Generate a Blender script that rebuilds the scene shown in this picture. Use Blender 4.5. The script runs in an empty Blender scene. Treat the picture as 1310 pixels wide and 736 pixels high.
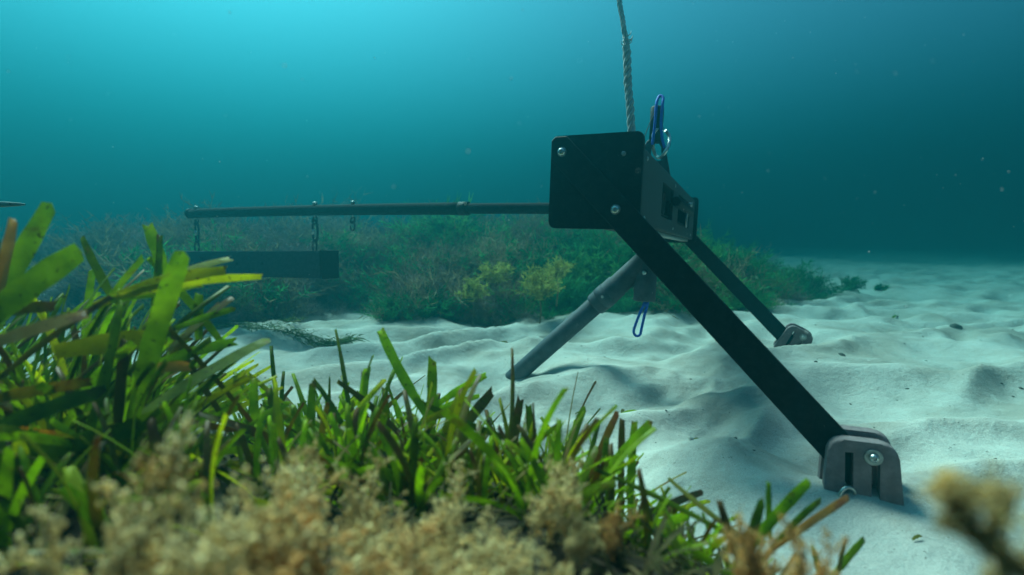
import bpy, bmesh, math, random
import numpy as np
from mathutils import Vector, Matrix

random.seed(7)
RNG = np.random.default_rng(11)
scene = bpy.context.scene
COL = scene.collection
R = math.radians

# ------------------------------------------------------------------ camera
CAM_H = 0.46
PITCH = math.atan(63 / 640)
cam_d = bpy.data.cameras.new('camera')
cam_d.sensor_width = 36.0
cam_d.lens = 36.0 * 640 / 1310
cam_d.clip_start = 0.01
cam_d.clip_end = 500
cam_d.dof.use_dof = True
cam_d.dof.focus_distance = 1.35
cam_d.dof.aperture_fstop = 2.7
cam = bpy.data.objects.new('camera', cam_d)
cam.location = (0, 0, CAM_H)
cam.rotation_euler = (math.pi / 2 - PITCH, 0, 0)
COL.objects.link(cam)
scene.camera = cam

# ------------------------------------------------------------------ light in the water
SUN_AZ, SUN_EL = R(-34), R(53)          # azimuth from straight ahead (+ = right), elevation
world = bpy.data.worlds.new('World')
scene.world = world
world.use_nodes = True
wn = world.node_tree
sky = wn.nodes.new('ShaderNodeTexSky')
sky.sky_type = 'NISHITA'
sky.sun_disc = False
sky.sun_elevation = SUN_EL
sky.sun_rotation = SUN_AZ
wn.nodes['Background'].inputs['Strength'].default_value = 0.05
wn.links.new(sky.outputs['Color'], wn.nodes['Background'].inputs['Color'])
sun_d = bpy.data.lights.new('sun', 'SUN')
sun_d.energy = 5.0
sun_d.angle = R(24)
sun_d.color = (1.0, 0.81, 0.70)
sun = bpy.data.objects.new('sun', sun_d)
sdir = Vector((math.sin(SUN_AZ) * math.cos(SUN_EL), math.cos(SUN_AZ) * math.cos(SUN_EL), math.sin(SUN_EL)))
sun.rotation_euler = (-sdir).to_track_quat('-Z', 'Y').to_euler()
sun.location = sdir * 20
COL.objects.link(sun)

scene.view_settings.view_transform = 'Standard'
scene.view_settings.look = 'None'
scene.view_settings.gamma = 1.0
scene.view_settings.exposure = 2.55
scene.cycles.use_denoising = True
scene.cycles.volume_bounces = 1
scene.cycles.max_bounces = 6
scene.cycles.diffuse_bounces = 4
scene.cycles.transmission_bounces = 3
scene.cycles.transparent_max_bounces = 8

# ------------------------------------------------------------------ measuring helpers
FW = Vector((0, math.cos(PITCH), -math.sin(PITCH)))
UP = Vector((0, math.sin(PITCH), math.cos(PITCH)))


def at(px, py, d):
    """The point of the place that lies d metres ahead and shows at px, py of the photograph."""
    return Vector((0, 0, CAM_H)) + FW * d + Vector((1, 0, 0)) * ((px - 655) / 640 * d) - UP * ((py - 368) / 640 * d)


def on_ground(px, py, z=0.0):
    r = at(px, py, 1.0) - Vector((0, 0, CAM_H))
    return Vector((0, 0, CAM_H)) + r * ((z - CAM_H) / r.z)


# ------------------------------------------------------------------ noise
PERM = np.random.default_rng(5).permutation(512)
GA = np.random.default_rng(6).uniform(0, 2 * np.pi, 512)


def perlin(x, y):
    xi = np.floor(x).astype(int); yi = np.floor(y).astype(int)
    xf = x - xi; yf = y - yi
    def g(ix, iy, dx, dy):
        k = PERM[(PERM[ix & 511] + iy) & 511]
        a = GA[k]
        return np.cos(a) * dx + np.sin(a) * dy
    s = xf * xf * xf * (xf * (xf * 6 - 15) + 10)
    t = yf * yf * yf * (yf * (yf * 6 - 15) + 10)
    n0 = g(xi, yi, xf, yf) * (1 - s) + g(xi + 1, yi, xf - 1, yf) * s
    n1 = g(xi, yi + 1, xf, yf - 1) * (1 - s) + g(xi + 1, yi + 1, xf - 1, yf - 1) * s
    return (n0 * (1 - t) + n1 * t) * 1.5


def smooth(t):
    t = np.clip(t, 0, 1)
    return t * t * (3 - 2 * t)


# ------------------------------------------------------------------ the lie of the seabed
BANK_X = np.array([-3.0, -1.6, -0.9, -0.55, -0.25, 0.0, 0.2, 0.28, 0.36, 0.46, 0.56, 0.8, 3.0])
BANK_Y = np.array([2.0, 1.55, 1.22, 1.12, 1.0, 0.95, 0.84, 0.68, 0.66, 0.60, 0.42, 0.1, -1.0])
MEAD_X = np.array([-9.0, -4.0, -2.0, -1.5, -1.25, -0.95, -0.85, -0.70, -0.06, 0.5, 0.95, 1.45, 2.0, 2.8, 3.1, 9.0])
MEAD_Y = np.array([4.0, 2.8, 2.35, 2.45, 2.80, 3.30, 3.1, 2.62, 2.72, 3.05, 2.88, 3.05, 3.5, 4.25, 5.4, 30.0])


def bank_s(x, y):
    return np.interp(x, BANK_X, BANK_Y) - y


def meadow_s(x, y):
    return y - np.interp(x, MEAD_X, MEAD_Y) + 0.10 * perlin(x * 2.1 + 3, y * 2.1)


def base_height(x, y):
    x = np.asarray(x, float); y = np.asarray(y, float)
    wx = x + 0.22 * perlin(x * 1.3 + 9.1, y * 1.3 + 2.2)
    wy = y + 0.22 * perlin(x * 1.3 + 31.7, y * 1.3 + 7.4)
    c, s = math.cos(0.5), math.sin(0.5)
    a = wx * c + wy * s
    b = -wx * s + wy * c
    r1 = 1 - np.sqrt(perlin(a * 1.15 + 4.0, b * 2.2 + 8.0) ** 2 + 0.002) * 2.0
    r2 = 1 - np.sqrt(perlin(a * 2.6 + 14.0, b * 4.4 + 1.0) ** 2 + 0.006) * 2.0
    dist = np.hypot(x, y)
    fade = 1 / (1 + (dist / 14) ** 2)
    r3 = 1 - np.sqrt(perlin(a * 5.5 + 3.0, b * 8.0 + 21.0) ** 2 + 0.01) * 2.0
    h = 0.060 * (r1 - 0.55) + 0.030 * (r2 - 0.5) + 0.006 * (r3 - 0.5)
    h += 0.008 * perlin(x * 7.5, y * 7.5) + 0.0035 * perlin(x * 17 + 5, y * 17)
    h *= (0.35 + 0.65 * fade)
    h += 0.12 * perlin(x * 0.22 + 2, y * 0.22 + 5) * smooth((dist - 3) / 6)
    sb = bank_s(x, y)
    h = h * (1 - 0.6 * smooth(sb / 0.3)) + 0.17 * smooth(sb / 0.55)
    ms = meadow_s(x, y)
    tap = (1 - smooth((x - 0.7) / 2.2)) * (0.45 + 0.55 * smooth((x + 4.0) / 1.8))
    h = h + 0.34 * smooth(ms / 1.5) * tap * (1 - 0.6 * smooth((ms - 2.0) / 3.0)) * (1 + 0.3 * perlin(x * 0.9 + 3, y * 0.9 + 8))
    return h


ANCH = [  # x, y, wanted height, radius
    (0.60, 0.81, 0.010, 0.12), (0.68, 0.80, 0.030, 0.07), (1.18, 2.06, 0.0, 0.18), (-0.04, 1.80, -0.080, 0.15), (0.070, 1.655, 0.030, 0.055),
    (0.57, 1.13, -0.018, 0.06), (0.61, 1.05, -0.012, 0.05), (0.39, 1.06, 0.02, 0.10)]
_corr = []
for (ax, ay, az, ar) in ANCH:
    _corr.append((ax, ay, az - float(base_height(np.array([ax]), np.array([ay]))[0]), ar))


def height(x, y):
    x = np.asarray(x, float); y = np.asarray(y, float)
    h = base_height(x, y)
    for (ax, ay, dz, ar) in _corr:
        h = h + dz * np.exp(-((x - ax) ** 2 + (y - ay) ** 2) / (2 * ar * ar))
    return h


def hz(x, y):
    return float(height(np.array([x]), np.array([y]))[0])


# ------------------------------------------------------------------ material helpers
def new_mat(name):
    m = bpy.data.materials.new(name)
    m.use_nodes = True
    return m, m.node_tree.nodes, m.node_tree.links, m.node_tree.nodes['Principled BSDF']


def node(ns, kind, **kw):
    n = ns.new(kind)
    for k, v in kw.items():
        setattr(n, k, v)
    return n


def ramp(ns, stops):
    r = ns.new('ShaderNodeValToRGB')
    el = r.color_ramp.elements
    el[0].position, el[0].color = stops[0][0], (*stops[0][1], 1)
    el[1].position, el[1].color = stops[1][0], (*stops[1][1], 1)
    for p, c in stops[2:]:
        e = el.new(p); e.color = (*c, 1)
    return r


def noise_tex(ns, ls, scale, detail=3, rough=0.55, coord='Object'):
    tc = ns.new('ShaderNodeTexCoord')
    n = ns.new('ShaderNodeTexNoise')
    n.inputs['Scale'].default_value = scale
    n.inputs['Detail'].default_value = detail
    n.inputs['Roughness'].default_value = rough
    ls.new(tc.outputs[coord], n.inputs['Vector'])
    return n


def mix_rgb(ns, ls, fac, a, b, mode='MIX'):
    m = ns.new('ShaderNodeMix'); m.data_type = 'RGBA'; m.blend_type = mode
    for sock, v in ((m.inputs['Factor'], fac), (m.inputs['A'], a), (m.inputs['B'], b)):
        if isinstance(v, bpy.types.NodeSocket):
            ls.new(v, sock)
        elif isinstance(v, (int, float)):
            sock.default_value = v
        else:
            sock.default_value = (*v, 1)
    return m.outputs['Result']


def worn_mat(name, col, rough, speck=0.25, speck_col=(0.30, 0.30, 0.27), metal=0.0, scale=60, bump=0.15, spec=0.5):
    """Painted or moulded stuff with a dusting of silt and fine relief."""
    m, ns, ls, b = new_mat(name)
    n1 = noise_tex(ns, ls, scale, 5, 0.65)
    r1 = ramp(ns, [(0.42, (0, 0, 0)), (0.75, (1, 1, 1))])
    ls.new(n1.outputs['Fac'], r1.inputs['Fac'])
    n2 = noise_tex(ns, ls, scale * 9, 2, 0.6)
    r2 = ramp(ns, [(0.68, (0, 0, 0)), (0.73, (1, 1, 1))])
    ls.new(n2.outputs['Fac'], r2.inputs['Fac'])
    c1 = mix_rgb(ns, ls, r1.outputs['Color'], col, tuple(min(1, c * 1.6 + 0.012) for c in col))
    mu = node(ns, 'ShaderNodeMath', operation='MULTIPLY'); mu.inputs[1].default_value = speck
    ls.new(r2.outputs['Color'], mu.inputs[0])
    c2 = mix_rgb(ns, ls, mu.outputs[0], c1, speck_col)
    ls.new(c2, b.inputs['Base Color'])
    rr = node(ns, 'ShaderNodeMapRange'); rr.inputs['To Min'].default_value = rough - 0.1; rr.inputs['To Max'].default_value = min(1, rough + 0.2)
    ls.new(n1.outputs['Fac'], rr.inputs['Value']); ls.new(rr.outputs[0], b.inputs['Roughness'])
    b.inputs['Metallic'].default_value = metal
    b.inputs['Specular IOR Level'].default_value = spec
    bp = node(ns, 'ShaderNodeBump'); bp.inputs['Strength'].default_value = bump; bp.inputs['Distance'].default_value = 0.002
    ls.new(n2.outputs['Fac'], bp.inputs['Height']); ls.new(bp.outputs[0], b.inputs['Normal'])
    return m


M = {}
M['black'] = worn_mat('black_plastic', (0.0035, 0.004, 0.0045), 0.6, speck=0.35, spec=0.2)
M['housing'] = worn_mat('grey_composite_sheet', (0.022, 0.029, 0.032), 0.7, speck=0.25, scale=45)
M['arm'] = worn_mat('carbon_tube', (0.007, 0.009, 0.011), 0.9, speck=0.2, spec=0.1)
M['pvc'] = worn_mat('grey_pipe_plastic', (0.055, 0.066, 0.080), 0.65, speck=0.10, scale=22, spec=0.3)
M['bait'] = worn_mat('dark_bait_box_plastic', (0.030, 0.038, 0.048), 0.85, speck=0.2, spec=0.15)
M['lead'] = worn_mat('cast_weight', (0.195, 0.140, 0.142), 0.85, speck=0.35, scale=38, bump=0.5)
M['steel'] = worn_mat('stainless_steel', (0.50, 0.50, 0.48), 0.3, speck=0.1, metal=1.0, bump=0.05)
M['dull_steel'] = worn_mat('dull_steel', (0.30, 0.31, 0.31), 0.4, speck=0.2, metal=0.85, bump=0.1)
M['link'] = worn_mat('tarnished_link_steel', (0.02, 0.022, 0.024), 0.5, speck=0.3, metal=0.1, bump=0.1)
M['blue'] = worn_mat('blue_cord', (0.010, 0.085, 0.50), 0.6, speck=0.12, scale=150)
M['rope'] = worn_mat('weathered_rope', (0.36, 0.38, 0.37), 0.9, speck=0.4, speck_col=(0.07, 0.07, 0.05), scale=110, bump=0.6)
M['hole'] = worn_mat('dark_opening', (0.004, 0.004, 0.005), 0.9, speck=0.0)
M['fish'] = worn_mat('fish_skin', (0.10, 0.10, 0.09), 0.35, speck=0.1)
M['shell'] = worn_mat('shell', (0.42, 0.38, 0.32), 0.6, speck=0.4, speck_col=(0.10, 0.08, 0.06))
M['dark_shell'] = worn_mat('dark_shell', (0.05, 0.045, 0.035), 0.7)
M['snow'] = worn_mat('drifting_grains', (0.62, 0.62, 0.58), 0.9, speck=0.0)


def sand_material():
    m, ns, ls, b = new_mat('pale_sand')
    patch = noise_tex(ns, ls, 2.3, 6, 0.65)
    pr = ramp(ns, [(0.44, (0.58, 0.53, 0.48)), (0.60, (0.42, 0.36, 0.31))])
    ls.new(patch.outputs['Fac'], pr.inputs['Fac'])
    grain = noise_tex(ns, ls, 420, 3, 0.7)
    gr = ramp(ns, [(0.30, (0.72, 0.71, 0.70)), (0.60, (1.06, 1.05, 1.04))])
    ls.new(grain.outputs['Fac'], gr.inputs['Fac'])
    c = mix_rgb(ns, ls, 1.0, pr.outputs['Color'], gr.outputs['Color'], 'MULTIPLY')
    fleck = noise_tex(ns, ls, 130, 2, 0.5)
    fr = ramp(ns, [(0.715, (0, 0, 0)), (0.745, (0.75, 0.75, 0.75))])
    ls.new(fleck.outputs['Fac'], fr.inputs['Fac'])
    c = mix_rgb(ns, ls, fr.outputs['Color'], c, (0.09, 0.075, 0.055))
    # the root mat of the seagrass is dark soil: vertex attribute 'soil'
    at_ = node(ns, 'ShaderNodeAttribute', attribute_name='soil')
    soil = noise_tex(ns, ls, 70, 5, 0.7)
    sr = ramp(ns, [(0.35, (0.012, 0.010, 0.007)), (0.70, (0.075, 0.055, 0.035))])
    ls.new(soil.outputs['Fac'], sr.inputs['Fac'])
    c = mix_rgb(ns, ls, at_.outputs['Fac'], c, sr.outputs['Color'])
    ls.new(c, b.inputs['Base Color'])
    b.inputs['Roughness'].default_value = 0.95
    b.inputs['Specular IOR Level'].default_value = 0.15
    med = noise_tex(ns, ls, 45, 5, 0.65)
    b1 = node(ns, 'ShaderNodeBump'); b1.inputs['Strength'].default_value = 0.55; b1.inputs['Distance'].default_value = 0.012
    ls.new(med.outputs['Fac'], b1.inputs['Height'])
    b2 = node(ns, 'ShaderNodeBump'); b2.inputs['Strength'].default_value = 0.6; b2.inputs['Distance'].default_value = 0.003
    ls.new(grain.outputs['Fac'], b2.inputs['Height']); ls.new(b1.outputs[0], b2.inputs['Normal'])
    ls.new(b2.outputs[0], b.inputs['Normal'])
    return m


def leaf_material(name, c_low, c_high, c_old, old_amount, transl=0.45):
    """Strap leaf: light comes through it, tip and blotches gone brown, dark specks of growth."""
    m, ns, ls, b = new_mat(name)
    uv = ns.new('ShaderNodeTexCoord')
    sep = ns.new('ShaderNodeSeparateXYZ'); ls.new(uv.outputs['UV'], sep.inputs[0])
    info = ns.new('ShaderNodeObjectInfo')
    n = noise_tex(ns, ls, 28, 4, 0.6)
    r = ramp(ns, [(0.35, c_low), (0.68, c_high)])
    ls.new(n.outputs['Fac'], r.inputs['Fac'])
    hsv = ns.new('ShaderNodeHueSaturation')
    ls.new(r.outputs['Color'], hsv.inputs['Color'])
    mr = node(ns, 'ShaderNodeMapRange'); mr.inputs['To Min'].default_value = 0.65; mr.inputs['To Max'].default_value = 1.35
    ls.new(info.outputs['Random'], mr.inputs['Value']); ls.new(mr.outputs[0], hsv.inputs['Value'])
    # fine veins along the blade
    wv = node(ns, 'ShaderNodeMath', operation='MULTIPLY'); wv.inputs[1].default_value = 60
    ls.new(sep.outputs['X'], wv.inputs[0])
    sn = node(ns, 'ShaderNodeMath', operation='SINE'); ls.new(wv.outputs[0], sn.inputs[0])
    vr = node(ns, 'ShaderNodeMapRange'); vr.inputs['From Min'].default_value = -1; vr.inputs['To Min'].default_value = 0.86; vr.inputs['To Max'].default_value = 1.08
    ls.new(sn.outputs[0], vr.inputs['Value'])
    c = mix_rgb(ns, ls, 1.0, hsv.outputs['Color'], vr.outputs[0], 'MULTIPLY')
    # old tips
    n2 = noise_tex(ns, ls, 45, 4, 0.7)
    ad = node(ns, 'ShaderNodeMath', operation='MULTIPLY_ADD'); ad.inputs[1].default_value = 0.42; ad.inputs[2].default_value = -0.30 + old_amount
    ls.new(sep.outputs['Y'], ad.inputs[0])
    ad2 = node(ns, 'ShaderNodeMath', operation='ADD'); ls.new(ad.outputs[0], ad2.inputs[0]); ls.new(n2.outputs['Fac'], ad2.inputs[1])
    orr = ramp(ns, [(0.60, (0, 0, 0)), (0.78, (1, 1, 1))]); ls.new(ad2.outputs[0], orr.inputs['Fac'])
    c = mix_rgb(ns, ls, orr.outputs['Color'], c, c_old)
    sp = noise_tex(ns, ls, 190, 2, 0.5)
    spr = ramp(ns, [(0.66, (0, 0, 0)), (0.70, (0.85, 0.85, 0.85))]); ls.new(sp.outputs['Fac'], spr.inputs['Fac'])
    c = mix_rgb(ns, ls, spr.outputs['Color'], c, (0.05, 0.035, 0.012))
    sp2 = noise_tex(ns, ls, 330, 2, 0.5)
    sp2r = ramp(ns, [(0.71, (0, 0, 0)), (0.74, (0.5, 0.5, 0.5))]); ls.new(sp2.outputs['Fac'], sp2r.inputs['Fac'])
    c = mix_rgb(ns, ls, sp2r.outputs['Color'], c, (0.42, 0.40, 0.30))
    ls.new(c, b.inputs['Base Color'])
    b.inputs['Roughness'].default_value = 0.5
    b.inputs['Specular IOR Level'].default_value = 0.3
    tr = ns.new('ShaderNodeBsdfTranslucent')
    c2 = mix_rgb(ns, ls, 1.0, c, (1.5, 1.4, 0.8), 'MULTIPLY')
    ls.new(c2, tr.inputs['Color'])
    mx = ns.new('ShaderNodeMixShader'); mx.inputs[0].default_value = transl
    ls.new(b.outputs[0], mx.inputs[1]); ls.new(tr.outputs[0], mx.inputs[2])
    ls.new(mx.outputs[0], ns['Material Output'].inputs['Surface'])
    bp = node(ns, 'ShaderNodeBump'); bp.inputs['Strength'].default_value = 0.3; bp.inputs['Distance'].default_value = 0.002
    ls.new(n2.outputs['Fac'], bp.inputs['Height']); ls.new(bp.outputs[0], b.inputs['Normal'])
    return m


def weed_material(name, stops, scale=9, transl=0.3, fine=60):
    m, ns, ls, b = new_mat(name)
    n = noise_tex(ns, ls, scale, 3, 0.6)
    r = ramp(ns, stops)
    ls.new(n.outputs['Fac'], r.inputs['Fac'])
    n2 = noise_tex(ns, ls, fine, 2, 0.6)
    vr = node(ns, 'ShaderNodeMapRange'); vr.inputs['From Min'].default_value = 0.3; vr.inputs['From Max'].default_value = 0.7
    vr.inputs['To Min'].default_value = 0.55; vr.inputs['To Max'].default_value = 1.4
    ls.new(n2.outputs['Fac'], vr.inputs['Value'])
    c = mix_rgb(ns, ls, 1.0, r.outputs['Color'], vr.outputs[0], 'MULTIPLY')
    ls.new(c, b.inputs['Base Color'])
    b.inputs['Roughness'].default_value = 0.8
    b.inputs['Specular IOR Level'].default_value = 0.15
    tr = ns.new('ShaderNodeBsdfTranslucent'); ls.new(c, tr.inputs['Color'])
    mx = ns.new('ShaderNodeMixShader'); mx.inputs[0].default_value = transl
    ls.new(b.outputs[0], mx.inputs[1]); ls.new(tr.outputs[0], mx.inputs[2])
    ls.new(mx.outputs[0], ns['Material Output'].inputs['Surface'])
    return m


M['sand'] = sand_material()
M['leaf_green'] = leaf_material('seagrass_green', (0.210, 0.320, 0.004), (0.390, 0.510, 0.008), (0.26, 0.18, 0.04), -0.02, 0.58)
M['leaf_dark'] = leaf_material('seagrass_deep_green', (0.125, 0.205, 0.004), (0.260, 0.360, 0.007), (0.18, 0.12, 0.03), 0.02, 0.55)
M['leaf_lime'] = leaf_material('seagrass_lime', (0.370, 0.410, 0.006), (0.540, 0.550, 0.012), (0.27, 0.18, 0.04), -0.06, 0.55)
M['leaf_brown'] = leaf_material('seagrass_dying', (0.150, 0.160, 0.015), (0.270, 0.210, 0.035), (0.20, 0.115, 0.045), 0.14, 0.45)
M['leaf_orange'] = leaf_material('seagrass_bleached', (0.42, 0.25, 0.05), (0.54, 0.36, 0.11), (0.38, 0.17, 0.09), 0.05, 0.45)
M['litter'] = weed_material('seagrass_litter', [(0.3, (0.014, 0.010, 0.005)), (0.5, (0.040, 0.036, 0.008)), (0.7, (0.10, 0.065, 0.028))], 30, 0.15, 160)
M['fluff'] = weed_material('beige_tufted_weed', [(0.30, (0.62, 0.38, 0.13)), (0.46, (0.78, 0.60, 0.29)), (0.66, (0.84, 0.72, 0.44))], 22, 0.5, 120)
M['fluff_brown'] = weed_material('brown_tufted_weed', [(0.30, (0.62, 0.34, 0.11)), (0.50, (0.76, 0.50, 0.21)), (0.70, (0.82, 0.62, 0.32))], 18, 0.6, 90)
M['fluff_tan'] = weed_material('tan_frond_weed', [(0.30, (0.56, 0.40, 0.16)), (0.50, (0.70, 0.54, 0.25)), (0.70, (0.78, 0.66, 0.36))], 18, 0.6, 90)
M['weed_green'] = weed_material('green_feathery_weed', [(0.30, (0.020, 0.130, 0.045)), (0.50, (0.045, 0.300, 0.100)), (0.70, (0.180, 0.420, 0.100))], 1.6, 0.3, 14)
M['weed_brown'] = weed_material('brown_wispy_weed', [(0.30, (0.14, 0.10, 0.06)), (0.52, (0.29, 0.215, 0.13)), (0.72, (0.45, 0.36, 0.20))], 1.4, 0.3, 12)
M['weed_grey'] = weed_material('grey_turf_weed', [(0.30, (0.15, 0.11, 0.11)), (0.55, (0.30, 0.235, 0.225)), (0.75, (0.42, 0.35, 0.31))], 2.2, 0.2, 25)
M['weed_yellow'] = weed_material('yellow_bushy_weed', [(0.30, (0.20, 0.23, 0.04)), (0.55, (0.55, 0.53, 0.13)), (0.75, (0.75, 0.70, 0.30))], 8, 0.35, 40)
M['weed_olive'] = weed_material('olive_trailing_weed', [(0.30, (0.045, 0.085, 0.02)), (0.55, (0.12, 0.16, 0.04)), (0.75, (0.24, 0.25, 0.09))], 8, 0.3, 40)


# ------------------------------------------------------------------ object helpers
def tag(o, label=None, cat=None, group=None, kind=None):
    if label: o['label'] = label
    if cat: o['category'] = cat
    if group: o['group'] = group
    if kind: o['kind'] = kind
    return o


def link(name, me, mat=None, parent=None):
    o = bpy.data.objects.new(name, me)
    COL.objects.link(o)
    if mat is not None and me is not None:
        if not me.materials:
            me.materials.append(mat)
    if parent is not None:
        o.parent = parent
    return o


def empty(name, loc=(0, 0, 0), rot=None):
    o = bpy.data.objects.new(name, None)
    o.empty_display_size = 0.05
    o.location = loc
    if rot is not None:
        o.rotation_euler = rot
    COL.objects.link(o)
    return o


def bm_mesh(bm, name, smooth_faces=False):
    bmesh.ops.recalc_face_normals(bm, faces=bm.faces)
    me = bpy.data.meshes.new(name)
    bm.to_mesh(me); bm.free()
    if smooth_faces:
        me.shade_smooth()
    return me


def np_mesh(name, V, Fq, mat=None, smooth_faces=True, uv=None):
    """Mesh from arrays; Fq is (n,3) or (n,4)."""
    me = bpy.data.meshes.new(name)
    V = np.asarray(V, np.float32); Fq = np.asarray(Fq, np.int32)
    n, k = Fq.shape
    me.vertices.add(len(V)); me.vertices.foreach_set('co', V.ravel())
    me.loops.add(n * k); me.loops.foreach_set('vertex_index', Fq.ravel())
    me.polygons.add(n)
    me.polygons.foreach_set('loop_start', np.arange(0, n * k, k, dtype=np.int32))
    me.polygons.foreach_set('loop_total', np.full(n, k, np.int32))
    me.polygons.foreach_set('use_smooth', np.full(n, smooth_faces))
    me.update(calc_edges=True)
    if uv is not None:
        l = me.uv_layers.new(name='UVMap')
        l.data.foreach_set('uv', np.asarray(uv, np.float32)[Fq.ravel()].ravel())
    me.validate()
    if mat: me.materials.append(mat)
    return me


def rounded_box(size, bevel, seg=2, center=(0, 0, 0)):
    bm = bmesh.new()
    bmesh.ops.create_cube(bm, size=1)
    bmesh.ops.scale(bm, verts=bm.verts, vec=size)
    if bevel > 0:
        bmesh.ops.bevel(bm, geom=list(bm.edges), offset=bevel, segments=seg, profile=0.5, affect='EDGES')
    bmesh.ops.translate(bm, verts=bm.verts, vec=center)
    return bm


def prism(poly, y0, y1, bevel=0.0, seg=2):
    """Outline in x,z pushed out along y."""
    bm = bmesh.new()
    a = [bm.verts.new((x, y0, z)) for x, z in poly]
    b = [bm.verts.new((x, y1, z)) for x, z in poly]
    n = len(poly)
    f0 = bm.faces.new(a); f1 = bm.faces.new(b[::-1])
    for i in range(n):
        bm.faces.new((a[i], b[i], b[(i + 1) % n], a[(i + 1) % n]))
    if bevel > 0:
        ed = list({e for f in (f0, f1) for e in f.edges})
        bmesh.ops.bevel(bm, geom=ed, offset=bevel, segments=seg, profile=0.5, affect='EDGES')
    return bm


def round_poly(pts, radii, n=6):
    out = []
    k = len(pts)
    for i in range(k):
        p = Vector(pts[i]); a = (Vector(pts[i - 1]) - p).normalized(); b = (Vector(pts[(i + 1) % k]) - p).normalized()
        r = radii[i]
        if r <= 0:
            out.append(tuple(p)); continue
        ang = a.angle(b); t = r / math.tan(ang / 2)
        c = p + (a + b).normalized() * (r / math.sin(ang / 2))
        s = p + a * t - c; e = p + b * t - c
        a0 = math.atan2(s.y, s.x); a1 = math.atan2(e.y, e.x)
        d = (a1 - a0 + math.pi) % (2 * math.pi) - math.pi
        for j in range(n + 1):
            th = a0 + d * j / n
            out.append((c.x + r * math.cos(th), c.y + r * math.sin(th)))
    return out


def tube_arrays(pts, radii, sides=10, closed=False, caps=True):
    pts = [Vector(p) for p in pts]
    n = len(pts)
    if not hasattr(radii, '__len__'):
        radii = [radii] * n
    V, Fc = [], []
    nrm = None
    for i in range(n):
        if closed:
            t = (pts[(i + 1) % n] - pts[i - 1]).normalized()
        else:
            t = (pts[min(i + 1, n - 1)] - pts[max(i - 1, 0)]).normalized()
        if nrm is None:
            nrm = t.orthogonal().normalized()
        else:
            nrm = (nrm - t * nrm.dot(t))
            nrm = nrm.normalized() if nrm.length > 1e-6 else t.orthogonal().normalized()
        bn = t.cross(nrm)
        for j in range(sides):
            a = 2 * math.pi * j / sides
            V.append(pts[i] + (nrm * math.cos(a) + bn * math.sin(a)) * radii[i])
    m = n if closed else n - 1
    for i in range(m):
        i2 = (i + 1) % n
        for j in range(sides):
            j2 = (j + 1) % sides
            Fc.append((i * sides + j, i * sides + j2, i2 * sides + j2, i2 * sides + j))
    if caps and not closed:
        Fc.append(tuple(range(sides))[::-1])
        Fc.append(tuple((n - 1) * sides + j for j in range(sides)))
    return V, Fc


def tube(pts, radii, sides=10, closed=False, name='tube'):
    V, Fc = tube_arrays(pts, radii, sides, closed)
    me = bpy.data.meshes.new(name)
    me.from_pydata([tuple(v) for v in V], [], Fc)
    me.update()
    for p in me.polygons:
        p.use_smooth = len(p.vertices) == 4
    return me


def lathe_between(a, b, profile, sides=24, name='turned'):
    """profile: (t along a->b in metres, radius)."""
    a = Vector(a); b = Vector(b); d = (b - a).normalized()
    n = d.orthogonal().normalized(); m = d.cross(n)
    bm = bmesh.new(); rings = []
    for (t, r) in profile:
        rings.append([bm.verts.new(a + d * t + (n * math.cos(2 * math.pi * j / sides) + m * math.sin(2 * math.pi * j / sides)) * r) for j in range(sides)])
    for k in range(len(rings) - 1):
        for j in range(sides):
            f = bm.faces.new((rings[k][j], rings[k][(j + 1) % sides], rings[k + 1][(j + 1) % sides], rings[k + 1][j]))
            f.smooth = True
    bm.faces.new(rings[0][::-1]); bm.faces.new(rings[-1])
    for e in bm.edges:
        if len(e.link_faces) == 2 and e.calc_face_angle(0) > 0.6:
            e.smooth = False
    return bm_mesh(bm, name)


def cut(me, cutters):
    """The mesh with the cutter meshes taken out of it."""
    o = bpy.data.objects.new('work', me); COL.objects.link(o)
    tmp = []
    for c in cutters:
        co = bpy.data.objects.new('work', c); COL.objects.link(co); tmp.append(co)
        md = o.modifiers.new('b', 'BOOLEAN'); md.object = co; md.operation = 'DIFFERENCE'; md.solver = 'EXACT'
    dg = bpy.context.evaluated_depsgraph_get()
    res = bpy.data.meshes.new_from_object(o.evaluated_get(dg))
    for t in tmp + [o]:
        bpy.data.objects.remove(t)
    return res


# ------------------------------------------------------------------ seabed
def build_seabed():
    th = np.concatenate([np.linspace(-180, -75, 36)[:-1], np.linspace(-75, 75, 640), np.linspace(75, 180, 36)[1:-1]])
    th = np.radians(th)
    rr = np.concatenate([[0.02, 0.08, 0.14], np.geomspace(0.2, 9, 400), np.geomspace(9.3, 55, 60)])
    T, Rr = np.meshgrid(th, rr)
    X = Rr * np.sin(T); Y = Rr * np.cos(T)
    Z = height(X, Y)
    nr, nt = X.shape
    V = np.stack([X.ravel(), Y.ravel(), Z.ravel()], 1)
    idx = np.arange(nr * nt).reshape(nr, nt)
    a = idx[:-1, :]; b = idx[1:, :]
    a2 = np.roll(a, -1, 1); b2 = np.roll(b, -1, 1)
    Fq = np.stack([a, b, b2, a2], -1).reshape(-1, 4)[:, ::-1]
    me = np_mesh('seabed', V, Fq, M['sand'])
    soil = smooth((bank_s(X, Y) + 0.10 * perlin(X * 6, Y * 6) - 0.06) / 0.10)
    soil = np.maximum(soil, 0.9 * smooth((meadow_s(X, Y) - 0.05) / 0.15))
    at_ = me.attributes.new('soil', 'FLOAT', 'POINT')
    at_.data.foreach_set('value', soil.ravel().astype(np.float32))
    o = link('seabed', me)
    tag(o, kind='structure')
    tag(o, 'pale rippled sand of the sea floor')


build_seabed()

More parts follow.
